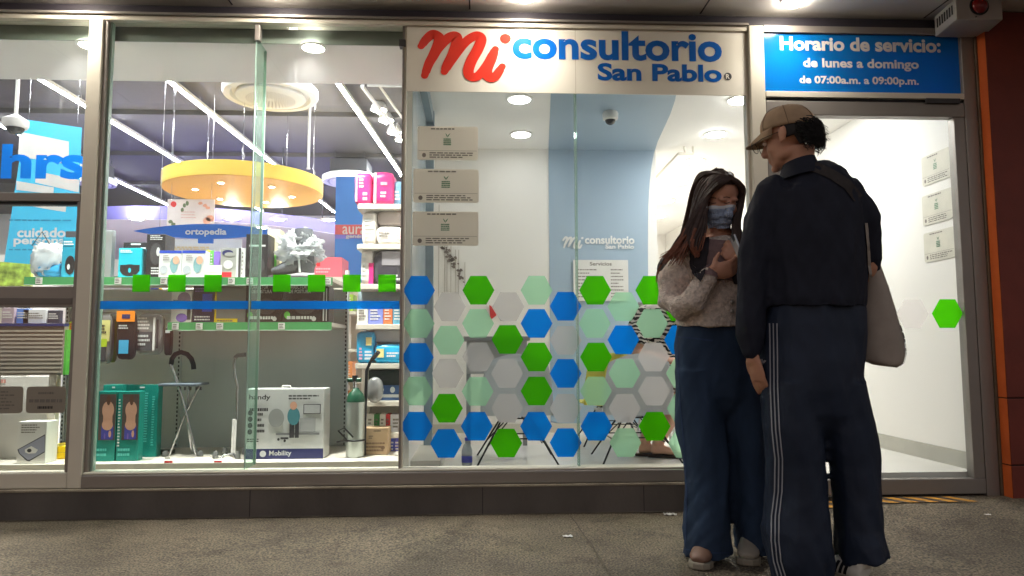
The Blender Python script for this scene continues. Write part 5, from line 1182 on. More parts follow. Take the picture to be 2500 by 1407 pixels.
# ---- litter on the pavement
def litter(px, py, label, s, seed):
    p = atZ(px, py, 0); z = gz(p.x, p.y); t = thing('paper_scrap', label, 'litter', (p.x, p.y, z), 'paper scraps on the pavement')
    b = MB(); rr = random.Random(seed); nx, ny = 7, 5; vs = []
    for j in range(ny):
        for i in range(nx): vs.append((p.x+(i/(nx-1)-.5)*s*1.6+rr.uniform(-.1, .1)*s*.3, p.y+(j/(ny-1)-.5)*s+rr.uniform(-.1, .1)*s*.3, z+.004+rr.uniform(0, .32)*s*(.4+.6*math.sin(i*2.1+j))**2))
    b.add(vs, [(j*nx+i, j*nx+i+1, (j+1)*nx+i+1, (j+1)*nx+i) for j in range(ny-1) for i in range(nx-1)], PAPER); o = b.build('crumpled_paper', t, smooth=20)
    sd = o.modifiers.new('thickness', 'SOLIDIFY'); sd.thickness = .0008
litter(1635, 1258, 'crumpled white paper scrap on the pavement beside the woman and the plinth', .038, 2)
litter(1386, 1312, 'flat white paper scrap on the open pavement below the clinic window', .026, 5)
litter(2412, 1276, 'tiny white scrap on the pavement near the orange pier', .016, 8)
# ------------------------------------------------------------------ people
def sculpt(mb, name, parent, voxel, m, it=4, disp=None, origin=None):
    """fuse overlapping volumes into one continuous skin, smooth it and press folds into it"""
    me = bpy.data.meshes.new(name); me.from_pydata(mb.v, [], mb.f); ob = bpy.data.objects.new(name, me); C.objects.link(ob)
    r = ob.modifiers.new('fuse', 'REMESH'); r.mode = 'VOXEL'; r.voxel_size = voxel
    s = ob.modifiers.new('soften', 'SMOOTH'); s.iterations = it; s.factor = .5
    dg = bpy.context.evaluated_depsgraph_get(); out = bpy.data.meshes.new_from_object(ob.evaluated_get(dg)); bpy.data.objects.remove(ob); bpy.data.meshes.remove(me)
    n = len(out.vertices); co = np.empty(n*3); out.vertices.foreach_get('co', co); co = co.reshape(-1, 3)
    if disp is not None:
        no = np.empty(n*3); out.vertex_normals.foreach_get('vector', no); no = no.reshape(-1, 3)
        co = co+no*disp(co)[:, None]
    base = np.zeros(3); q = parent
    while q is not None: base += np.array(q.location); q = q.parent
    if parent is None and origin is not None: base = np.array(origin)
    wco = co.copy(); co = co-base
    out.vertices.foreach_set('co', co.ravel()); out.name = name
    out.materials.clear(); out.materials.append(m)
    out.polygons.foreach_set('use_smooth', [True]*len(out.polygons)); out.update()
    ob = bpy.data.objects.new(name, out); C.objects.link(ob)
    if parent: ob.parent = parent
    elif origin is not None: ob.location = origin
    bv = BVHTree.FromPolygons([tuple(x) for x in wco], [tuple(p.vertices) for p in out.polygons])
    return ob, bv
def folds(amp, sc, seed, k=7, ridge=.5, zr=None):
    g = np.random.default_rng(seed); D = g.normal(size=(k, 3))*np.array(sc); ph = g.uniform(0, 6.3, k); W = g.normal(size=(3, 3))*3.2
    def f(P):
        Q = P+.03*np.sin(P @ W+ph[:3])
        s = np.sin(Q @ D.T+ph); s = (1-ridge)*s+ridge*(1-2*np.abs(s)); a = amp*s.sum(1)/math.sqrt(k)
        if zr: a = a*np.interp(P[:, 2], zr[0], zr[1])
        return a
    return f
def band(rows, Y, mb, m, n=28):
    """rows: (left px, right px, row px, half depth, depth offset) stacked into one loft"""
    P, Q = [], []
    for r in rows:
        xl, xr, y, d = r[:4]; yy = Y+(r[4] if len(r) > 4 else 0)
        a, c = atY(xl, y, yy), atY(xr, y, yy); P.append((a+c)/2); Q.append(((c.x-a.x)/2, d))
    mb.tube(P, Q, m, n, ref=(1, 0, 0))
def limb(rows, Y, mb, m, n=18, k=1.):
    """rows: (px, py, half width px, depth offset)"""
    P, Q = [], []
    for x, y, w_, dy in rows:
        c = atY(x, y, Y+dy); r = abs(atY(x+w_, y, Y+dy).x-c.x); P.append(c); Q.append(r*k)
    mb.tube(P, Q, m, n)
    for p, r in ((P[0], Q[0]), (P[-1], Q[-1])): mb.ball(p, r*.98, m, 14, 8)
def patch(bv, quad, m, mb, nu=6, nv=6, off=.003, wave=None, thick=.002):
    """a piece of cloth laid on a surface: quad of photo points dropped onto it"""
    g = {}
    for j in range(nv+1):
        for i in range(nu+1):
            u, v = i/nu, j/nv
            x = (1-v)*((1-u)*quad[0][0]+u*quad[1][0])+v*((1-u)*quad[3][0]+u*quad[2][0])
            y = (1-v)*((1-u)*quad[0][1]+u*quad[1][1])+v*((1-u)*quad[3][1]+u*quad[2][1])
            h = bv.ray_cast(CAM, ray(x, y).normalized())
            if h[0] is not None: g[i, j] = (h[0]+h[1]*(off+(wave(u, v) if wave else 0)), h[1])
    for j in range(nv):
        for i in range(nu):
            c = [(i, j), (i+1, j), (i+1, j+1), (i, j+1)]
            if all(k in g for k in c):
                pts = [g[k][0] for k in c]
                if max((pts[a]-pts[a-1]).length for a in range(4)) < .12: mb.poly(pts, m)
    return mb
def strip(bv, path, w_, m, mb, off=.003, n=40):
    """a ribbon along photo points, dropped onto a surface"""
    P = [Vector((x, y)) for x, y in path]; out = []
    for i in range(n+1):
        f = i/n*(len(P)-1); k = min(int(f), len(P)-2); p = P[k].lerp(P[k+1], f-k); t = (P[k+1]-P[k]).normalized(); q = Vector((-t.y, t.x))*w_
        r = []
        for s in (-1, 1):
            h = bv.ray_cast(CAM, ray(p.x+q.x*s, p.y+q.y*s).normalized())
            r.append(h[0]+h[1]*off if h[0] is not None else None)
        out.append(r)
    for a, c in zip(out, out[1:]):
        if None not in (a[0], a[1], c[0], c[1]) and (a[0]-c[0]).length < .09: mb.poly([a[0], a[1], c[1], c[0]], m)
    return mb
def frame(f, up):
    f = Vector(f).normalized(); r = f.cross(Vector(up)).normalized(); u = r.cross(f).normalized()
    M = Matrix((r, f, u)).transposed(); return M
def head(mb, c, M, s, m, neck, ear=1.):
    B = lambda p, r: mb.ball(Vector(c)+M @ (Vector(p)*s), tuple(q*s for q in r), m, 20, 14, M)
    T = lambda ps, rs: mb.tube([Vector(c)+M @ (Vector(p)*s) for p in ps], [r*s for r in rs], m, 12)
    B((0, -.014, .035), (.075, .096, .084)); B((0, .028, -.03), (.061, .064, .084)); B((0, .042, -.075), (.047, .046, .038)); B((0, .08, -.1), (.021, .017, .017))
    T([(0, .088, .016), (0, .1, -.008), (0, .114, -.03)], [.008, .010, .012]); B((0, .107, -.035), (.017, .012, .009))
    for sx in (-1, 1):
        B((sx*.024, .077, .022), (.022, .012, .009)); B((sx*.035, .056, -.03), (.023, .024, .026)); B((sx*.082*ear, -.008, -.004), (.0065, .018, .031)); B((sx*.086*ear, -.020, .006), (.006, .009, .022)); B((sx*.083*ear, .002, -.026), (.006, .009, .012)); B((sx*.046, .012, -.066), (.018, .038, .026))
    B((0, .088, -.058), (.024, .011, .007)); B((0, .087, -.070), (.021, .011, .008))
    p0 = Vector(c)+M @ (Vector((0, -.03, -.05))*s); mb.tube([p0, p0.lerp(Vector(neck), .5), neck], [.056*s, .053*s, .062*s], m, 18)
def hand(mb, wr, d, n, s, m, sc=1., curl=(.25, .3, .35, .4), thumb=(.6, .7, .3)):
    d, n, s = Vector(d).normalized(), Vector(n).normalized(), Vector(s).normalized(); wr = Vector(wr)
    k = wr+d*.092*sc
    mb.tube([wr-d*.02*sc, wr+d*.02*sc, wr+d*.06*sc, k], [(.026*sc, .018*sc), (.034*sc, .017*sc), (.041*sc, .0155*sc), (.040*sc, .012*sc)], m, 14, ref=s)
    for i, (o, L) in enumerate(((.030, .072), (.010, .080), (-.010, .075), (-.029, .058))):
        p = k+s*o*sc-d*.006*sc; a = curl[i]; pts = [p]; ang = 0
        for seg in (.46, .30, .24):
            ang += a; q = pts[-1]+(d*math.cos(ang)+n*math.sin(ang)+s*(o*.6))*L*seg*sc; pts.append(q)
        mb.tube(pts, [.0092*sc, .0088*sc, .008*sc, .0062*sc], m, 10); mb.ball(pts[-1], .0062*sc, m, 8, 6)
    t0 = wr+d*.022*sc+s*.028*sc; dv = (d*thumb[0]+s*thumb[1]+n*thumb[2]).normalized(); t1 = t0+dv*.036*sc; t2 = t1+(dv*.7+d*.4+n*.15).normalized()*.03*sc
    mb.tube([t0-dv*.012*sc, t0, t1, t2], [.014*sc, .0135*sc, .0105*sc, .0075*sc], m, 10); mb.ball(t2, .0075*sc, m, 8, 6)
def shoe(name, heel, toe, parent, upper, sole_m, stripes=None, ht=.09):
    h, t_ = Vector(heel), Vector(toe); d = (t_-h); L = d.length; d.normalize(); s = Vector((-d.y, d.x, 0)).normalized()
    b = MB(); pts = []
    for f_, w_ in ((0, .022), (.06, .032), (.25, .035), (.5, .036), (.72, .046), (.9, .040), (1., .018)): pts.append((f_, w_))
    ol = [h+d*L*f_+s*w_ for f_, w_ in pts]+[h+d*L*f_-s*w_ for f_, w_ in reversed(pts)]
    b.slab(ol, (0, 0, .026), sole_m); so = b
    u = MB(); u.tube([h+d*L*f_+Vector((0, 0, z)) for f_, w_, z in ((.03, 0, .05), (.2, 0, .058), (.42, 0, .056), (.62, 0, .046), (.82, 0, .038), (.95, 0, .032))], [(.030, .040), (.036, .048), (.037, .042), (.042, .030), (.041, .021), (.026, .012)], upper, 18, ref=s)
    u.tube([h+d*L*.14+Vector((0, 0, .07)), h+d*L*.14+Vector((0, 0, ht+.03))], [.036, .038], upper, 14)
    o, bv = sculpt(u, name, parent, .006, upper, 3); so.build('sole', o, bevel=.006)
    if stripes:
        q = MB()
        for sd in (-1, 1):
            for f_ in (.36, .46, .56):
                a = h+d*L*f_+s*sd*.05; hit0 = []
                for z in np.linspace(.034, .075, 6):
                    r = bv.ray_cast(a+d*(z-.03)*-.45+Vector((0, 0, z))+s*sd*.03, -s*sd)
                    if r[0] is not None: hit0.append(r[0]+r[1]*.0015)
                for p, p2 in zip(hit0, hit0[1:]): q.poly([p-d*.006, p+d*.006, p2+d*.006, p2-d*.006], stripes)
        if q.f: q.build('stripe', o)
        l = MB()
        for f_ in (.40, .47, .54, .61):
            c = []
            for sd in np.linspace(-.02, .02, 6):
                r = bv.ray_cast(h+d*L*f_+s*sd+Vector((0, 0, .2)), Vector((0, 0, -1)))
                if r[0] is not None: c.append(r[0]+Vector((0, 0, .003)))
            if len(c) > 2: l.tube(c, .0028, TXT_W, 6)
        if l.f: l.build('lace', o, smooth=40)
    return o
def skin(name, c): 
    m_ = mat(name, c, .5, 0, .06, 20, .08, 250); b_ = m_.node_tree.nodes['Principled BSDF']; b_.inputs['Subsurface Weight'].default_value = .12; b_.inputs['Subsurface Radius'].default_value = (.01, .004, .002); return m_
SK_M, SK_W, SK_S = skin('tan skin', (190, 138, 112)), skin('light tan skin', (196, 144, 120)), skin('fair skin', (216, 166, 142))
HAIR_K = mat('black hair', (22, 18, 18), .6, 0, .3, 60); HAIR_B = mat('dark brown hair', (60, 43, 37), .55, 0, .35, 50); HAIR_R = mat('reddish brown hair ends', (124, 74, 54), .55, 0, .3, 50)
JKT = mat('navy black jacket cloth', (30, 32, 44), .75, 0, .12, 20, .15, 500, spec=.25); PNT = mat('dark navy track cloth', (29, 38, 56), .6, 0, .15, 12, .12, 400, spec=.3)
CAPM = mat('tan cotton cap', (166, 138, 110), .8, 0, .10, 30, .2, 600); FLC = mat('taupe fleece', (208, 193, 183), .95, 0, .25, 70, 1., 120, spec=.1); LIN = mat('charcoal coat lining', (38, 34, 42), .8, 0, .2, 40)
DEN = mat('blue denim', (45, 61, 85), .8, 0, .22, 5, .35, 700, spec=.2, stretch=(2.4, 2.4, .6)); SWT = mat('mauve sweater', (128, 104, 104), .85, 0, .1, 60, .3, 300); MSK = mat('blue surgical mask', (164, 180, 208), .75, 0, .05, 30); SHW = mat('off white shoe leather', (156, 148, 136), .5, 0, .08, 14); SHB = mat('beige pink shoe leather', (116, 88, 74), .5, 0, .12, 14); SOLE = mat('cream rubber sole', (140, 132, 118), .6, 0, .1, 10)
TOTE = mat('grey brown canvas', (160, 148, 138), .85, 0, .1, 16, .3, 500)

# ============================ man in cap and dark jacket, seen from behind
Ym = -1.18
foot = Vector((atY(1985, 1440, Ym).x, Ym, 0))
b = MB()
Mh = frame((-.68, .70, -.22), (-.17, .14, .97)); hc = atY(1925, 337, Ym+.02); neck = atY(1955, 428, Ym+.0)
head(b, hc, Mh, .94, SK_M, neck)
band([(1925, 1995, 415, .055), (1885, 2065, 445, .085), (1875, 2095, 480, .10), (1880, 2100, 600, .105), (1885, 2095, 720, .10), (1880, 2098, 800, .11), (1880, 2098, 900, .11)], Ym, b, SK_M)
limb([(1892, 478, 24, 0), (1855, 560, 28, 0), (1838, 690, 24, .0), (1838, 800, 19, -.01), (1838, 880, 15, -.02)], Ym, b, SK_M)
limb([(2072, 482, 24, 0), (2108, 560, 27, 0), (2118, 650, 24, .04), (2108, 740, 19, .12), (2090, 800, 15, .18)], Ym, b, SK_M)
limb([(1930, 900, 52, 0), (1935, 1080, 42, 0), (1948, 1240, 34, 0), (1960, 1420, 24, .0)], Ym, b, SK_M)
limb([(2048, 900, 52, 0), (2065, 1080, 42, .02), (2090, 1240, 34, .0), (2100, 1350, 20, -.01)], Ym, b, SK_M)
wr = atY(1838, 872, Ym-.025)
hand(b, wr, (.26, .10, -1), (.72, .62, .22), (-.35, .93, 0), SK_M, .92, (.18, .22, .26, .32), (.75, .5, .35))
wr2 = atY(2088, 808, Ym+.19); hand(b, wr2, (-.2, .3, -1), (-.9, .1, 0), (0, 1, 0), SK_M, .95, (.7, .8, .8, .8))
MAN, bvM = sculpt(b, 'person', None, .0055, SK_M, 3, None, foot)
tag(MAN, 'man seen from behind in tan cap, dark jacket and wide track trousers with side stripes', 'person')
# jacket
b = MB()
band([(1905, 1990, 404, .062, .0), (1893, 2018, 420, .08), (1878, 2060, 438, .10), (1862, 2092, 466, .118), (1858, 2108, 520, .132), (1862, 2113, 600, .14), (1865, 2114, 690, .142), (1864, 2115, 735, .148), (1868, 2112, 756, .142)], Ym, b, JKT)
limb([(1884, 466, 38, 0), (1856, 540, 42, 0), (1840, 640, 40, 0), (1834, 740, 40, -.01), (1834, 815, 38, -.015), (1838, 858, 27, -.02)], Ym, b, JKT)
limb([(2070, 466, 40, 0), (2106, 540, 38, 0), (2119, 630, 33, .03), (2112, 715, 29, .10), (2092, 790, 25, .17)], Ym, b, JKT)
f1 = folds(.0078, (15, 15, 9), 3, 8, .7); f2 = folds(.0034, (38, 38, 26), 5, 8, .6)
JK, bvJ = sculpt(b, 'jacket', MAN, .007, JKT, 3, lambda P: f1(P)+f2(P))
c = atY(1950, 402, Ym); b = MB(); n_ = 28; vs = []; hw = atY(1990, 402, Ym).x-c.x
for j, (k_, z) in enumerate(((1.22, -.052), (1.04, -.012), (.90, .012), (.84, .0))):
    for i in range(n_): a = 2*math.pi*i/n_; vs.append((c.x+hw*k_*math.cos(a), Ym+.068*k_*math.sin(a), c.z+z+.012*math.cos(a)-.006*math.sin(a)))
b.add(vs, [(j*n_+i, j*n_+(i+1) % n_, (j+1)*n_+(i+1) % n_, (j+1)*n_+i) for j in range(3) for i in range(n_)], JKT); b.build('collar', JK, smooth=60)
b = MB(); strip(bvJ, [(1866, 752), (1930, 757), (2000, 758), (2060, 757), (2112, 752)], 6, mat('dark rib knit', (24, 25, 33), .85), b, .004); b.build('hem_band', JK)
# trousers
b = MB()
band([(1872, 2108, 735, .125), (1862, 2112, 800, .14), (1858, 2112, 880, .145), (1858, 2113, 950, .14), (1862, 2118, 1010, .12), (1880, 2095, 1045, .085), (1925, 2050, 1075, .04)], Ym, b, PNT)
band([(1860, 1996, 930, .125), (1861, 2004, 1050, .12), (1869, 2012, 1130, .115), (1870, 2020, 1210, .12), (1862, 2024, 1290, .132), (1874, 2028, 1360, .14), (1884, 2030, 1405, .138), (1892, 2028, 1442, .136)], Ym, b, PNT)
band([(1984, 2114, 930, .125), (1996, 2134, 1050, .115), (2020, 2142, 1130, .105), (2032, 2149, 1210, .102), (2039, 2153, 1290, .106), (2043, 2160, 1335, .115, -.01), (2050, 2172, 1374, .12, -.02)], Ym, b, PNT)
SHM = mat('pale trainer leather', (206, 202, 194), .5, 0, .06, 14)
g1 = folds(.0115, (13, 13, 5), 11, 8, .72); g2 = folds(.0036, (30, 30, 24), 12, 8, .45, ((0, .18, .45, .7), (2.6, 1.6, .8, .6)))
TR, bvT = sculpt(b, 'trousers', MAN, .007, PNT, 3, lambda P: g1(P)+g2(P))
STW = mat('pale grey stripe', (146, 146, 154), .6)
b = MB()
for o in (0, 9, 18): strip(bvT, [(1880+o, 790), (1881+o, 860), (1882+o, 950), (1886+o, 1050), (1893+o, 1120), (1892+o, 1200), (1885+o, 1260), (1884+o, 1320), (1890+o, 1370), (1900+o, 1404), (1904+o, 1434)], 1.6, STW, b, .003, 60)
b.build('side_stripe', TR)
b = MB()
for dx, w_, h_, r_ in ((0, 2.6, 7, 0), (-5, 2.4, 5.5, -35), (5, 2.4, 5.5, 35)):
    a = R(r_); cx_, cy_ = 1862+dx, 884-abs(dx)*-.1; q = [(cx_+math.cos(a)*x-math.sin(a)*y*-1*-1, cy_+math.sin(a)*x+math.cos(a)*y) for x, y in ((-w_, -h_), (w_, -h_), (w_, h_), (-w_, h_))]; patch(bvT, q, STW, b, 2, 2, .004)
for dy in (3, 6): patch(bvT, [(1855, 884+dy), (1869, 884+dy), (1869, 885.2+dy), (1855, 885.2+dy)], PNT, b, 2, 1, .0055)
if b.f: b.build('trefoil_mark', TR)
# shoes
gp = lambda px, py: Vector((atZ(px, py, 0).x, atZ(px, py, 0).y, gz(atZ(px, py, 0).x, atZ(px, py, 0).y)+.002))
g0 = lambda px, dy: Vector((atY(px, 1420, Ym+dy).x, Ym+dy, .012))
shoe('shoe', g0(2118, -.085), g0(2008, .08), MAN, SHM, SOLE, BLACK, .06)
shoe('shoe', g0(1975, -.09), g0(1930, .15), MAN, SHW, SOLE, BLACK)
# cap
Lc = lambda x, y, z: hc+Mh @ Vector((x, y, z))*.945
b = MB(); n_ = 32; vs = []; K_ = 10
for j in range(K_+1):
    ph = (math.pi/2)*j/K_
    for i in range(n_):
        a = 2*math.pi*i/n_; fr = math.sin(a)
        r_ = math.cos(ph)**.8
        vs.append(Lc(.086*r_*math.cos(a), -.010+.107*r_*math.sin(a), .030+.020*fr*(1-j/K_)-.0+.098*math.sin(ph)))
b.add(vs, [(j*n_+i, j*n_+(i+1) % n_, (j+1)*n_+(i+1) % n_, (j+1)*n_+i) for j in range(K_) for i in range(n_)], CAPM); CAP = b.build('cap', MAN, smooth=60)
sd = CAP.modifiers.new('thickness', 'SOLIDIFY'); sd.thickness = .003
b = MB(); vs = []
for j in range(7):
    f_ = j/6
    for i in range(13):
        a = R(18+144*i/12); x = .084*math.cos(a)*(1-.12*f_); y = -.01+.104*math.sin(a)+.078*f_*math.sin(a)**1.5
        vs.append(Lc(x, y, .048-.024*f_-.018*(math.cos(a)**2)*(.6+.6*f_)))
b.add(vs, [(j*13+i, j*13+i+1, (j+1)*13+i+1, (j+1)*13+i) for j in range(6) for i in range(12)], CAPM); BR = b.build('brim', CAP, smooth=60); sd = BR.modifiers.new('thickness', 'SOLIDIFY'); sd.thickness = .004
b = MB(); b.ball(Lc(0, -.01, .129), (.008, .008, .005), CAPM, 10, 6, Mh); b.build('button', CAP, smooth=60)
b = MB()
for k_ in range(6):
    a = math.pi*k_/6*2+.3; pts = []
    for j in range(8):
        ph = (math.pi/2)*j/7.4; r_ = math.cos(ph)**.8; pts.append(Lc(.0875*r_*math.cos(a), -.010+.1085*r_*math.sin(a), .030+.020*math.sin(a)*(1-j/K_)+.0995*math.sin(ph)))
    b.tube(pts, .0016, mat('dark tan seam', (128, 104, 82), .8), 5)
b.build('seam', CAP)
# curly hair below the cap
b = MB(); rr = random.Random(21)
for k_ in range(420):
    a = R(rr.uniform(208, 332)); zz = rr.uniform(-.055, .035); k2 = 1-.15*max(0, -zz/.06)
    side = abs(math.cos(a))
    if side > .82 and zz < -.01: zz = rr.uniform(0, .035)
    x, y = .081*k2*math.cos(a), -.012+.102*k2*math.sin(a); out = Vector((math.cos(a), math.sin(a), 0)); L = rr.uniform(.004, .016)*(1.15 if math.sin(a) < -.6 else .4); pts = []; ph = rr.uniform(0, 6.3); cr_ = rr.uniform(.004, .007)
    for j in range(9):
        t_ = j/8; tang = Vector((-out.y, out.x, 0)); q = Vector((x, y, zz))+out*(L*math.sin(t_*2.2))*1+Vector((0, 0, -.042*t_))+tang*(cr_*math.sin(ph+t_*9))+out*(cr_*math.cos(ph+t_*9))
        pts.append(Lc(*q))
    b.tube(pts, [.0022-.0017*j/8 for j in range(9)], HAIR_K, 5)
for k_ in range(70):
    a = R(rr.uniform(225, 330)); out = Vector((math.cos(a), math.sin(a), 0)); tg = Vector((-out.y, out.x, 0)); ph = rr.uniform(0, 6.3); L = rr.uniform(.018, .036); z0 = rr.uniform(-.05, .01); cr_ = rr.uniform(.003, .006); pts = []
    for j in range(9):
        t_ = j/8; q = Vector((.078*math.cos(a), -.012+.099*math.sin(a), z0))+out*L*t_+Vector((0, 0, -.016*t_*t_))+tg*(cr_*math.sin(ph+t_*11))+Vector((0, 0, cr_*math.cos(ph+t_*11))); pts.append(Lc(*q))
    b.tube(pts, [.0011-.0006*j/8 for j in range(9)], HAIR_K, 5)
vs = []
for j in range(8):
    for i in range(25):
        a = R(178+184*i/24); z = .04-.1*j/7; k2 = 1.0-.18*(j/7)**2; vs.append(Lc(.0815*k2*math.cos(a), -.012+.103*k2*math.sin(a), z if abs(math.cos(a)) < .93 else max(z, -.018)))
b.add(vs, [(j*25+i, j*25+i+1, (j+1)*25+i+1, (j+1)*25+i) for j in range(7) for i in range(24)], HAIR_K); b.build('hair', MAN, smooth=60)
# glasses
b = MB(); GLF = mat('thin dark frame', (60, 52, 46), .3, .5)
for sx in (-1, 1):
    b.tube([Lc(sx*.035+.027*math.cos(q), .124, .003+.023*math.sin(q)) for q in np.linspace(0, 6.283, 19)[:-1]], .0014, GLF, 6, closed=True)
    b.tube([Lc(sx*.062, .122, .008), Lc(sx*.078, .07, .012), Lc(sx*.082, .005, .010), Lc(sx*.08, -.012, -.004)], .0014, GLF, 6)
b.tube([Lc(-.009, .124, .008), Lc(0, .127, .011), Lc(.009, .124, .008)], .0013, GLF, 6); GLS = b.build('glasses', MAN, smooth=40)
for sx in (-1, 1): b = MB(); b.poly([Lc(sx*.035+.026*math.cos(q), .124, .003+.022*math.sin(q)) for q in np.linspace(0, 6.283, 17)[:-1]], GLC); b.build('lens', GLS)
for sx in (-1, 1):
    b = MB(); b.ball(Lc(sx*.03, .083, .004), (.011, .009, .008), mat('eye white', (210, 204, 198), .2), 12, 8, Mh); ey = b.build('eye', MAN, smooth=60)
    b = MB(); b.ball(Lc(sx*.03, .0905, .002), (.005, .0025, .005), BLACK, 10, 6, Mh); b.build('iris', ey, smooth=60)
# ============================ tote bag on his shoulder
STRAPM = mat('dull brown webbing', (50, 44, 43), .85, 0, .15, 40)
yT = Ym+.055
t = thing('tote_bag', 'grey brown canvas tote bag hanging at the man\'s right side', 'bag', (atY(2160, 750, yT).x, yT, atY(2160, 890, yT).z))
Lf = [(2112, 600), (2110, 655), (2107, 710), (2105, 765), (2104, 820), (2104, 860), (2108, 880), (2130, 890)]; Rt = [(2130, 600), (2150, 655), (2170, 710), (2189, 765), (2207, 825), (2211, 862), (2206, 886), (2190, 898)]
b = MB(); nv_, nu_ = 24, 14; fr_, bk = [], []
def ev(L, t_): f = t_*(len(L)-1); k = min(int(f), len(L)-2); return Vector(L[k]).lerp(Vector(L[k+1]), f-k)
for j in range(nv_+1):
    t_ = j/nv_; a, c = ev(Lf, t_), ev(Rt, t_)
    for i in range(nu_+1):
        u = i/nu_; q = a.lerp(c, u); blg = math.sin(math.pi*u)**.6*(.012+.034*math.sin(math.pi*min(1, t_*.62+.15)))*(1 if j < nv_ else .5); wv = .006*noise.noise((q.x*.03, q.y*.012, 1))
        fr_.append(atY(q.x, q.y, yT)+Vector((0, -blg+wv, 0))); bk.append(atY(q.x, q.y, yT)+Vector((0, blg+.004+wv, 0)))
n1_ = len(fr_); W1 = nu_+1; fs = []
for j in range(nv_):
    for i in range(nu_): q = (j*W1+i, j*W1+i+1, (j+1)*W1+i+1, (j+1)*W1+i); fs.append(q); fs.append(tuple(n1_+z for z in reversed(q)))
rim = [i for i in range(W1)]+[j*W1+nu_ for j in range(1, nv_+1)]+[nv_*W1+i for i in range(nu_-1, -1, -1)]+[j*W1 for j in range(nv_-1, 0, -1)]
fs += [(rim[i], n1_+rim[i], n1_+rim[(i+1) % len(rim)], rim[(i+1) % len(rim)]) for i in range(len(rim))]
b.add(fr_+bk, fs, TOTE); b.build('bag_body', t, smooth=50)
b = MB(); DT = mat('dark printed edge', (40, 32, 32), .8); rr = random.Random(4)
for j in range(6, 23):
    a0, a1 = ev(Rt, j/24), ev(Rt, (j+.8)/24); w_ = rr.uniform(5, 12)
    bp_ = lambda tt, uu: (lambda q: atY(q.x, q.y, yT)+Vector((0, -math.sin(math.pi*uu)**.6*(.012+.034*math.sin(math.pi*min(1, tt*.62+.15)))+.006*noise.noise((q.x*.03, q.y*.012, 1))-.003, 0)))(ev(Lf, tt).lerp(ev(Rt, tt), uu))
    b.poly([bp_(j/24, .985), bp_((j+.8)/24, .985), bp_((j+.8)/24, .985-w_/130), bp_(j/24, .985-w_/130)], DT)
b.build('edge_print', t)
b = MB(); strip(bvJ, [(1962, 406), (1996, 411), (2032, 428), (2068, 452), (2094, 486)], 12, STRAPM, b, .004, 40); strip(bvJ, [(2113, 545), (2118, 600), (2122, 660), (2128, 700)], 4, TOTE, b, .004, 20)
P_ = [atY(2104, 500, Ym-.04), atY(2113, 545, Ym-.02), atY(2120, 605, yT)]; b.tube(P_, [(.013, .003)]*3, STRAPM, 8, ref=(1, 0, 0)); b.build('strap', t, smooth=60)

# ============================ woman with phone and mask, facing the camera
Yw = -.86
foot = atZ(1765, 1385, 0); foot.y = Yw+.0
b = MB()
Mw = frame((.14, -.86, -.49), (.04, -.46, .87)); hw_ = atY(1757, 486, Yw-.03); neck = atY(1757, 588, Yw+.02)
head(b, hw_, Mw, .92, SK_W, neck, .55)
band([(1730, 1785, 580, .05), (1690, 1825, 602, .075), (1682, 1835, 640, .09), (1690, 1828, 720, .09), (1685, 1835, 790, .095), (1680, 1840, 850, .10), (1680, 1840, 900, .10)], Yw, b, SK_W)
limb([(1682, 612, 22, 0), (1656, 690, 22, .0), (1648, 750, 20, -.02), (1690, 720, 18, -.11), (1736, 666, 13, -.17)], Yw, b, SK_W)
limb([(1832, 612, 22, 0), (1858, 690, 22, 0), (1862, 750, 20, -.02), (1840, 710, 18, -.11), (1815, 660, 13, -.16)], Yw, b, SK_W)
limb([(1712, 880, 38, 0), (1712, 1050, 28, -.01), (1722, 1200, 24, 0), (1724, 1340, 19, .01)], Yw, b, SK_W)
limb([(1812, 880, 36, 0), (1826, 1050, 24, 0), (1832, 1200, 21, .02), (1834, 1330, 18, .04)], Yw, b, SK_W)
wr = atY(1734, 667, Yw-.175)
hand(b, wr, (.95, -.12, .20), (-.15, .75, .62), (-.3, -.3, .9), SK_W, .88, (.35, .42, .48, .52), (.55, .5, .5))
wr = atY(1816, 656, Yw-.16); hand(b, wr, (-.6, -.05, .7), (.1, .9, .2), (.5, -.1, .6), SK_W, .85, (.5, .55, .6, .6))
WOM, bvW = sculpt(b, 'person', None, .005, SK_W, 3, None, foot)
tag(WOM, 'woman in taupe fleece jacket, jeans and blue mask looking down at a phone', 'person')
# fleece jacket
b = MB()
band([(1712, 1800, 582, .07), (1682, 1832, 596, .10), (1663, 1850, 622, .122), (1657, 1858, 680, .132), (1653, 1860, 740, .14), (1648, 1862, 782, .146), (1650, 1860, 803, .142)], Yw, b, FLC)
limb([(1678, 620, 36, 0), (1648, 680, 40, 0), (1642, 735, 40, -.02), (1664, 752, 38, -.08), (1692, 732, 36, -.13), (1713, 698, 31, -.155), (1728, 674, 27, -.17)], Yw, b, FLC)
limb([(1835, 620, 36, 0), (1864, 680, 38, 0), (1868, 735, 38, -.02), (1850, 735, 36, -.08), (1832, 700, 30, -.15), (1818, 668, 26, -.15)], Yw, b, FLC)
h1 = folds(.0075, (17, 17, 17), 31, 8, .6); h2 = folds(.0017, (170, 170, 170), 32, 14, .3)
CO, bvC = sculpt(b, 'fleece_jacket', WOM, .007, FLC, 3, lambda P: h1(P)+h2(P))
b = MB(); patch(bvC, [(1728, 586), (1796, 590), (1798, 690), (1718, 668)], SWT, b, 8, 10, .004); b.build('sweater', WOM, smooth=60)
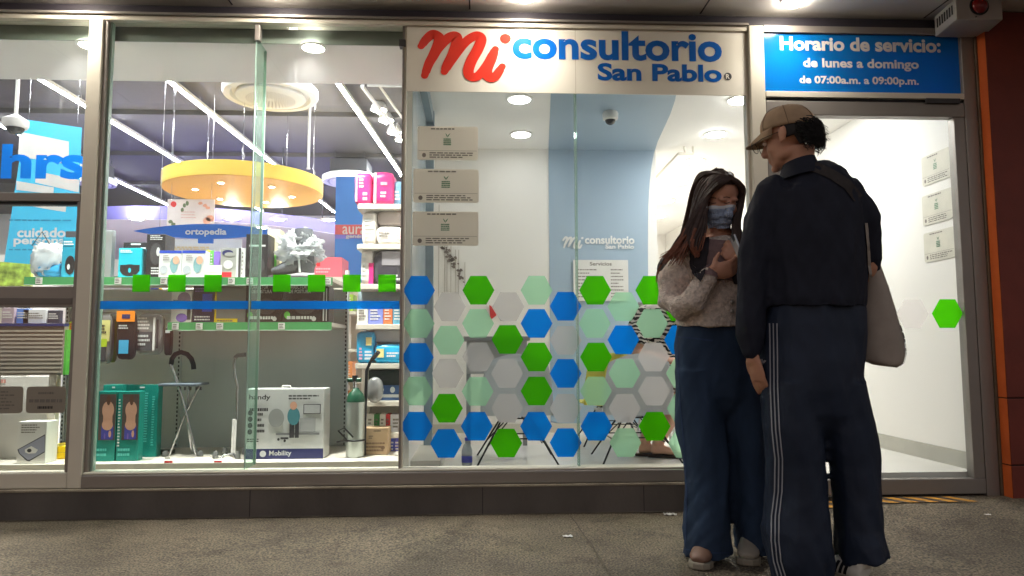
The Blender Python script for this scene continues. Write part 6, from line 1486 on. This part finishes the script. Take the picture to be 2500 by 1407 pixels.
b = MB(); patch(bvC, [(1690, 590), (1732, 584), (1722, 672), (1684, 640)], LIN, b, 6, 8, .010); patch(bvC, [(1684, 640), (1722, 672), (1712, 690), (1692, 668)], LIN, b, 5, 5, .010); b.build('collar_lining', CO, smooth=60); b = MB(); patch(bvC, [(1784, 584), (1815, 592), (1812, 690), (1792, 694)], LIN, b, 5, 8, .010); b.build('collar_lining', CO, smooth=60)
b = MB(); strip(bvC, [(1655, 606), (1668, 632), (1682, 660), (1692, 684)], 3.2, mat('pale fleece edge', (176, 158, 144), .95, 0, .2, 60), b, .011); b.build('collar_edge', CO)
b = MB()
for y_ in (738, 760): h_ = bvC.ray_cast(CAM, ray(1786, y_).normalized()); b.ball(h_[0]+h_[1]*.004, (.008, .004, .008), mat('pale snap', (170, 166, 160), .3, .6), 12, 8)
b.build('snap_button', CO, smooth=60)
# jeans
b = MB()
band([(1655, 1856, 790, .12), (1646, 1860, 850, .13), (1645, 1862, 920, .13), (1648, 1864, 970, .115), (1668, 1848, 1000, .085), (1705, 1815, 1028, .04)], Yw, b, DEN)
band([(1645, 1755, 900, .12), (1651, 1765, 1000, .115), (1660, 1776, 1080, .11), (1668, 1781, 1160, .108), (1668, 1783, 1240, .112), (1664, 1786, 1310, .12), (1668, 1788, 1352, .125)], Yw, b, DEN)
band([(1755, 1862, 900, .12), (1766, 1868, 1000, .11), (1776, 1870, 1080, .105), (1784, 1872, 1160, .10, .01), (1787, 1874, 1240, .105, .02), (1790, 1876, 1310, .11, .03), (1792, 1876, 1345, .115, .03)], Yw, b, DEN)
j1 = folds(.0095, (14, 14, 5.5), 41, 8, .72); j2 = folds(.0034, (34, 34, 40), 42, 8, .5, ((0, .15, .4, .8, .95), (2., 1.3, .6, .7, 1.4)))
JE, bvE = sculpt(b, 'jeans', WOM, .008, DEN, 3, lambda P: j1(P)+j2(P))
FAD = mat('faded denim', (92, 120, 156), .8, 0, .3, 8, .3, 700, stretch=(2, 2, .5)); SEAM = mat('denim seam', (40, 58, 92), .8)
b = MB(); strip(bvE, [(1652, 815), (1656, 900), (1662, 1000), (1672, 1100), (1677, 1200), (1674, 1330)], 1.4, SEAM, b, .002, 50); strip(bvE, [(1650, 822), (1690, 826), (1740, 832)], 2, SEAM, b, .002); strip(bvE, [(1668, 1340), (1720, 1350), (1780, 1350)], 1.6, SEAM, b, .002); b.build('seam', JE)
# shoes
def gq(px, py): p = atZ(px, py, 0); return Vector((p.x, p.y, gz(p.x, p.y)+.002))
shoe('shoe', gq(1732, 1362), gq(1704, 1394), WOM, SHB, SOLE, SOLE)
shoe('shoe', gq(1832, 1356), gq(1826, 1384), WOM, SHW, SOLE)
# hair: long locks from the crown, down over the shoulders
b = MB(); rr = random.Random(8)
Lw = lambda x, y, z: hw_+Mw @ Vector((x, y, z))*.92
def curve(P, n=14):
    P = [Vector(p) for p in P]; P = [P[0]*2-P[1]]+P+[P[-1]*2-P[-2]]; out = []
    for i in range(1, len(P)-2):
        for k in range(n):
            t_ = k/n; a0, a1, a2, a3 = P[i-1:i+3]; out.append(.5*((2*a1)+(a2-a0)*t_+(2*a0-5*a1+4*a2-a3)*t_*t_+(3*a1-a0-3*a2+a3)*t_**3))
    return out+[P[-2]]
def lock(P, r0_, split=.68):
    c = curve(P, 5); n = len(c); k = int(n*split); rad_ = [r0_*(.75+.5*math.sin(math.pi*min(1, i/n*1.1)))*(1-.75*(i/n)**3) for i in range(n)]
    rad_ = [(r, r*.45) for r in rad_]
    b.tube(c[:k+1], rad_[:k+1], HAIR_B, 7, ref=(1, 0, 0)); b.tube(c[k:], rad_[k:], HAIR_R, 7, ref=(1, 0, 0))
J = lambda s: rr.uniform(-s, s)
for k_ in range(150):      # image-left side
    u = rr.random(); f_ = rr.random(); dy = -.085+.16*f_
    pts = [Lw(.004+J(.006), .070-.125*f_, .108+.012*min(1, f_*2)+J(.003)), Lw(.046+.014*u, .078-.135*f_, .080+J(.006)), Lw(.078+.008*u, .050-.11*f_, .015+J(.006))]
    q0 = atY(1722-44*u+J(3), 552+J(6), Yw-.05+dy*.7); q1 = atY(1712-60*u+J(5), 596+J(10), Yw-.085+dy*.55)
    pts += [q0, q1]
    if u > .5: pts.append(atY(1664-50*(u-.5)*2+J(5), 636+J(14), Yw-.09+dy*.5))
    else: pts.append(atY(1706-20*u+J(4), 622+J(8), Yw-.12))
    lock(pts, rr.uniform(.0035, .0075), rr.uniform(.62, .9))
for k_ in range(3): lock([Lw(.06, .0, .08), Lw(.085, -.02, 0), atY(1668, 590, Yw-.04), atY(1628+k_*2, 626, Yw-.05), atY(1606+k_, 660, Yw-.06), atY(1600+k_*2, 690, Yw-.06)], .0032, .7)
for k_ in range(90):      # image-right side
    u = rr.random(); f_ = rr.random(); dy = -.08+.16*f_
    pts = [Lw(-.004+J(.006), .070-.125*f_, .108+.012*min(1, f_*2)+J(.003)), Lw(-.046-.012*u, .078-.135*f_, .078+J(.006)), Lw(-.073-.006*u, .062-.12*f_, .012+J(.006)), atY(1791+14*u+J(3), 552+J(6), Yw-.03+dy*.7), atY(1790+22*u+J(4), 592+J(8), Yw-.07+dy*.4), atY(1788+24*u+J(4), 618+J(8), Yw-.10+dy*.3)]
    lock(pts, rr.uniform(.0035, .007), .85)
for k_ in range(50):      # back and crown
    a = rr.uniform(0, 6.3); r_ = rr.uniform(.0, 1); an = math.pi*(k_/49)
    x = .080*math.cos(an); pts = [Lw(0, .03+J(.02), .119), Lw(x*.75, -.06+J(.02), .095), Lw(x*1.02, -.095, .02), Lw(x*1.1, -.10, -.08), Lw(x*1.15, -.11, -.15), Lw(x*1.2, -.13, -.24)]
    lock(pts, .011, .9)
vs = []
for j in range(9):
    for i in range(33):
        a = R(360*i/32); ph = math.pi*.5*j/8*(1.15 if math.sin(a) < .25 else .60); vs.append(Lw(.079*math.sin(ph)*math.cos(a), -.012+.100*math.sin(ph)*math.sin(a), .034+.087*math.cos(ph)))
b.add(vs, [(j*33+i, j*33+i+1, (j+1)*33+i+1, (j+1)*33+i) for j in range(8) for i in range(32)], HAIR_B)
b.build('hair', WOM, smooth=60)
# mask, brows, eyes
b = MB(); patch(bvW, [(1724, 507), (1790, 503), (1780, 556), (1732, 558)], MSK, b, 14, 18, .007, lambda u, v: .0022*math.sin(v*19)+.006*math.sin(math.pi*u)*math.sin(math.pi*v)); MK = b.build('face_mask', WOM, smooth=60)
sd = MK.modifiers.new('thickness', 'SOLIDIFY'); sd.thickness = .0012
b = MB(); patch(bvW, [(1724, 505), (1790, 501), (1789, 508), (1725, 512)], mat('white mask edge', (206, 210, 218), .7), b, 14, 2, .011, lambda u, v: .006*math.sin(math.pi*u)*.1); b.build('mask_edge', MK)
b = MB(); b.tube([atY(1726, 508, Yw-.10), Lw(.07, .03, -.01), Lw(.081, .0, .0)], .0012, TXT_W, 5); b.tube([atY(1788, 505, Yw-.10), Lw(-.07, .03, -.01), Lw(-.08, .0, .0)], .0012, TXT_W, 5); b.build('ear_loop', MK)
b = MB()
for q in ([(1730, 485), (1739, 482), (1749, 484)], [(1766, 483), (1774, 481), (1782, 483)]): b = MB(); strip(bvW, q, 1.0, HAIR_B, b, .002, 8); b.build('eyebrow', WOM)
for q in ([(1731, 495), (1740, 497), (1749, 496)], [(1767, 495), (1775, 497), (1782, 494)]): b = MB(); strip(bvW, q, .8, HAIR_K, b, .002, 8); b.build('eyelash', WOM)
# ============================ phone
pc = atY(1803, 613, Yw-.245); Mp = frame((.96, -.06, .26), (.24, .25, .93))
t = thing('mobile_phone', 'silver edged mobile phone held up by the woman', 'phone', pc)
def tbox(M, c, sx, sy, sz, m_, mb):
    q = [Vector(c)+M @ Vector((x*sx, y*sy, z*sz)) for z in (-1, 1) for x, y in ((-1, -1), (1, -1), (1, 1), (-1, 1))]; return mb.hexa(q, m_)
tbox(Mp, pc, .030, .0042, .058, mat('silver phone case', (196, 198, 202), .25, .4), MB()).build('body', t, bevel=.003)
tbox(Mp, pc+Mp @ Vector((0, .0046, 0)), .027, .0006, .054, mat('dark phone glass', (20, 20, 24), .08), MB()).build('screen', t)
tbox(Mp, pc+Mp @ Vector((.018, -.0052, .052)), .012, .0012, .014, DARK, MB()).build('camera_bump', t)

# ============================ seated person inside the clinic, mostly behind the stickers
ys = 1.0; zf = CL_F
b = MB(); hipc = atY(1612, 935, ys); hx = hipc.x; hz = CL_F+.48
V = Vector
b.tube([V((hx, ys, hz)), V((hx+.02, ys, hz+.22)), V((hx+.05, ys-.02, hz+.42)), V((hx+.07, ys-.02, hz+.50))], [(.15, .11), (.13, .10), (.16, .09), (.06, .05)], SK_S, 18, ref=(1, 0, 0))
Ms = frame((.3, -.9, -.1), (0, 0, 1)); head(b, (hx+.08, ys-.03, hz+.66), Ms, .92, SK_S, (hx+.07, ys-.02, hz+.48))
for s_, fx, fy in ((-1, 1600, 1105), (1, 1628, 1112)):
    kn = V((hx+.07*s_+.02, ys-.36, hz-.01)); f = atZ(fx, 1118, zf+.03); f.y = ys-.30-.03*s_
    b.tube([V((hx+.06*s_, ys, hz)), kn], [.075, .056], SK_S, 14); b.ball(kn, .056, SK_S, 14, 8); b.tube([kn, kn.lerp(f, .4), V((f.x, f.y, zf+.07))], [.054, .05, .032], SK_S, 14)
    b.tube([V((f.x-.03, f.y, zf+.045)), V((f.x+.04, f.y-.02, zf+.045)), V((f.x+.11, f.y-.05, zf+.03)), V((f.x+.155, f.y-.07, zf+.026))], [(.026, .03), (.03, .026), (.036, .016), (.026, .010)], SK_S, 14, ref=(.3, 1, 0))
    for k_ in range(5): o_ = V((.012*(k_-2)*.35, .014*(k_-2), 0)); p = V((f.x+.145, f.y-.066, zf+.024))+o_; b.tube([p, p+V((.026-.004*k_, -.012, -.004))], [.0085, .0065], SK_S, 8)
sh = V((hx-.12, ys-.02, hz+.40)); el = V((hx-.18, ys-.10, hz+.14)); w0 = V((hx-.02, ys-.28, hz+.10)); b.tube([sh, el], [.05, .042], SK_S, 12); b.tube([el, w0], [.042, .027], SK_S, 12); hand(b, w0, (.7, -.6, -.1), (0, 0, -1), (0.5, .6, .4), SK_S, .85)
sh = V((hx+.21, ys-.02, hz+.40)); el = V((hx+.25, ys-.12, hz+.14)); w0 = V((hx+.08, ys-.30, hz+.10)); b.tube([sh, el], [.05, .042], SK_S, 12); b.tube([el, w0], [.042, .027], SK_S, 12); hand(b, w0, (-.6, -.6, -.1), (0, 0, -1), (-.5, .6, .4), SK_S, .85)
SIT, bvS = sculpt(b, 'person', None, .007, SK_S, 3, None, V((hx, ys, CL_F)))
tag(SIT, 'seated person in zebra print clothes and sandals inside the clinic, behind the hexagon stickers', 'person')
ZEB = bpy.data.materials.new('zebra print cloth'); ZEB.use_nodes = True; nt_ = ZEB.node_tree; bs = nt_.nodes['Principled BSDF']; bs.inputs['Roughness'].default_value = .8
wv_ = nt_.nodes.new('ShaderNodeTexWave'); wv_.inputs['Scale'].default_value = 11; wv_.inputs['Distortion'].default_value = 9; wv_.inputs['Detail'].default_value = 2; wv_.inputs['Detail Scale'].default_value = 1.4; wv_.bands_direction = 'Z'
tc_ = nt_.nodes.new('ShaderNodeTexCoord'); nt_.links.new(tc_.outputs['Object'], wv_.inputs['Vector'])
rp_ = nt_.nodes.new('ShaderNodeValToRGB'); rp_.color_ramp.interpolation = 'CONSTANT'; rp_.color_ramp.elements[0].color = rgb(24, 20, 22); rp_.color_ramp.elements[1].position = .5; rp_.color_ramp.elements[1].color = rgb(214, 206, 198)
nt_.links.new(wv_.outputs['Fac'], rp_.inputs[0]); nt_.links.new(rp_.outputs[0], bs.inputs['Base Color'])
b = MB(); b.tube([V((hx, ys, hz-.06)), V((hx, ys, hz+.02)), V((hx+.02, ys, hz+.22)), V((hx+.05, ys-.02, hz+.42)), V((hx+.07, ys-.02, hz+.47))], [(.18, .15), (.175, .14), (.15, .12), (.19, .105), (.08, .07)], ZEB, 20, ref=(1, 0, 0))
for s_ in (-1, 1): b.tube([V((hx+.07*s_, ys, hz-.01)), V((hx+.07*s_+.02, ys-.34, hz-.015))], [.10, .085], ZEB, 14); b.tube([V((hx+.05+.17*s_, ys-.02, hz+.42)), V((hx+.05+.225*s_, ys-.09, hz+.2))], [.07, .075], ZEB, 14)
sculpt(b, 'dress', SIT, .010, ZEB, 3, folds(.005, (18, 18, 14), 51))
b = MB(); M0 = V((hx+.08, ys-.03, hz+.66)); HM = lambda x, y, z: M0+Ms @ V((x, y, z))*.92
b.ball(HM(0, -.03, .045), (.078, .085, .083), HAIR_B, 18, 12, Ms); b.tube([HM(0, -.07, 0), HM(0, -.10, -.1), HM(0, -.1, -.2)], [.06, .05, .02], HAIR_B, 12); b.build('hair', SIT, smooth=60)
for s_, fx in ((-1, 1600), (1, 1628)):
    f = atZ(fx, 1118, zf+.03); f.y = ys-.30-.03*s_; b = MB(); o_ = [V((f.x-.06, f.y-.025, zf+.003)), V((f.x+.05, f.y-.07, zf+.003)), V((f.x+.17, f.y-.12, zf+.003)), V((f.x+.19, f.y-.08, zf+.003)), V((f.x+.14, f.y-.03, zf+.003)), V((f.x+.04, f.y+.02, zf+.003)), V((f.x-.05, f.y+.03, zf+.003))]
    b.slab(o_, (0, 0, .012), mat('dark sandal', (58, 42, 36), .6)); so_ = b.build('sandal', SIT, bevel=.003)
    b = MB(); b.tube([V((f.x+.10, f.y-.085, zf+.015)), V((f.x+.10, f.y-.055, zf+.058)), V((f.x+.10, f.y-.01, zf+.015))], .006, mat('dark sandal', (58, 42, 36), .6), 8); b.build('strap', so_, smooth=50)
# stool under the seated person
t = thing('stool', 'dark round stool under the seated person in the clinic', 'stool', (hx, ys, CL_F))
MB().lathe([(.17, -.01), (.18, .0), (.18, .03), (.165, .045)], (hx, ys+.02, hz-.135), DARK, 28).build('seat', t, smooth=40)
for k_ in range(4): a = R(45+90*k_); b = MB(); b.tube([V((hx+.12*math.cos(a), ys+.02+.12*math.sin(a), hz-.146)), V((hx+.19*math.cos(a), ys+.02+.19*math.sin(a), CL_F))], .011, CHROME, 8); b.build('leg', t, smooth=40)
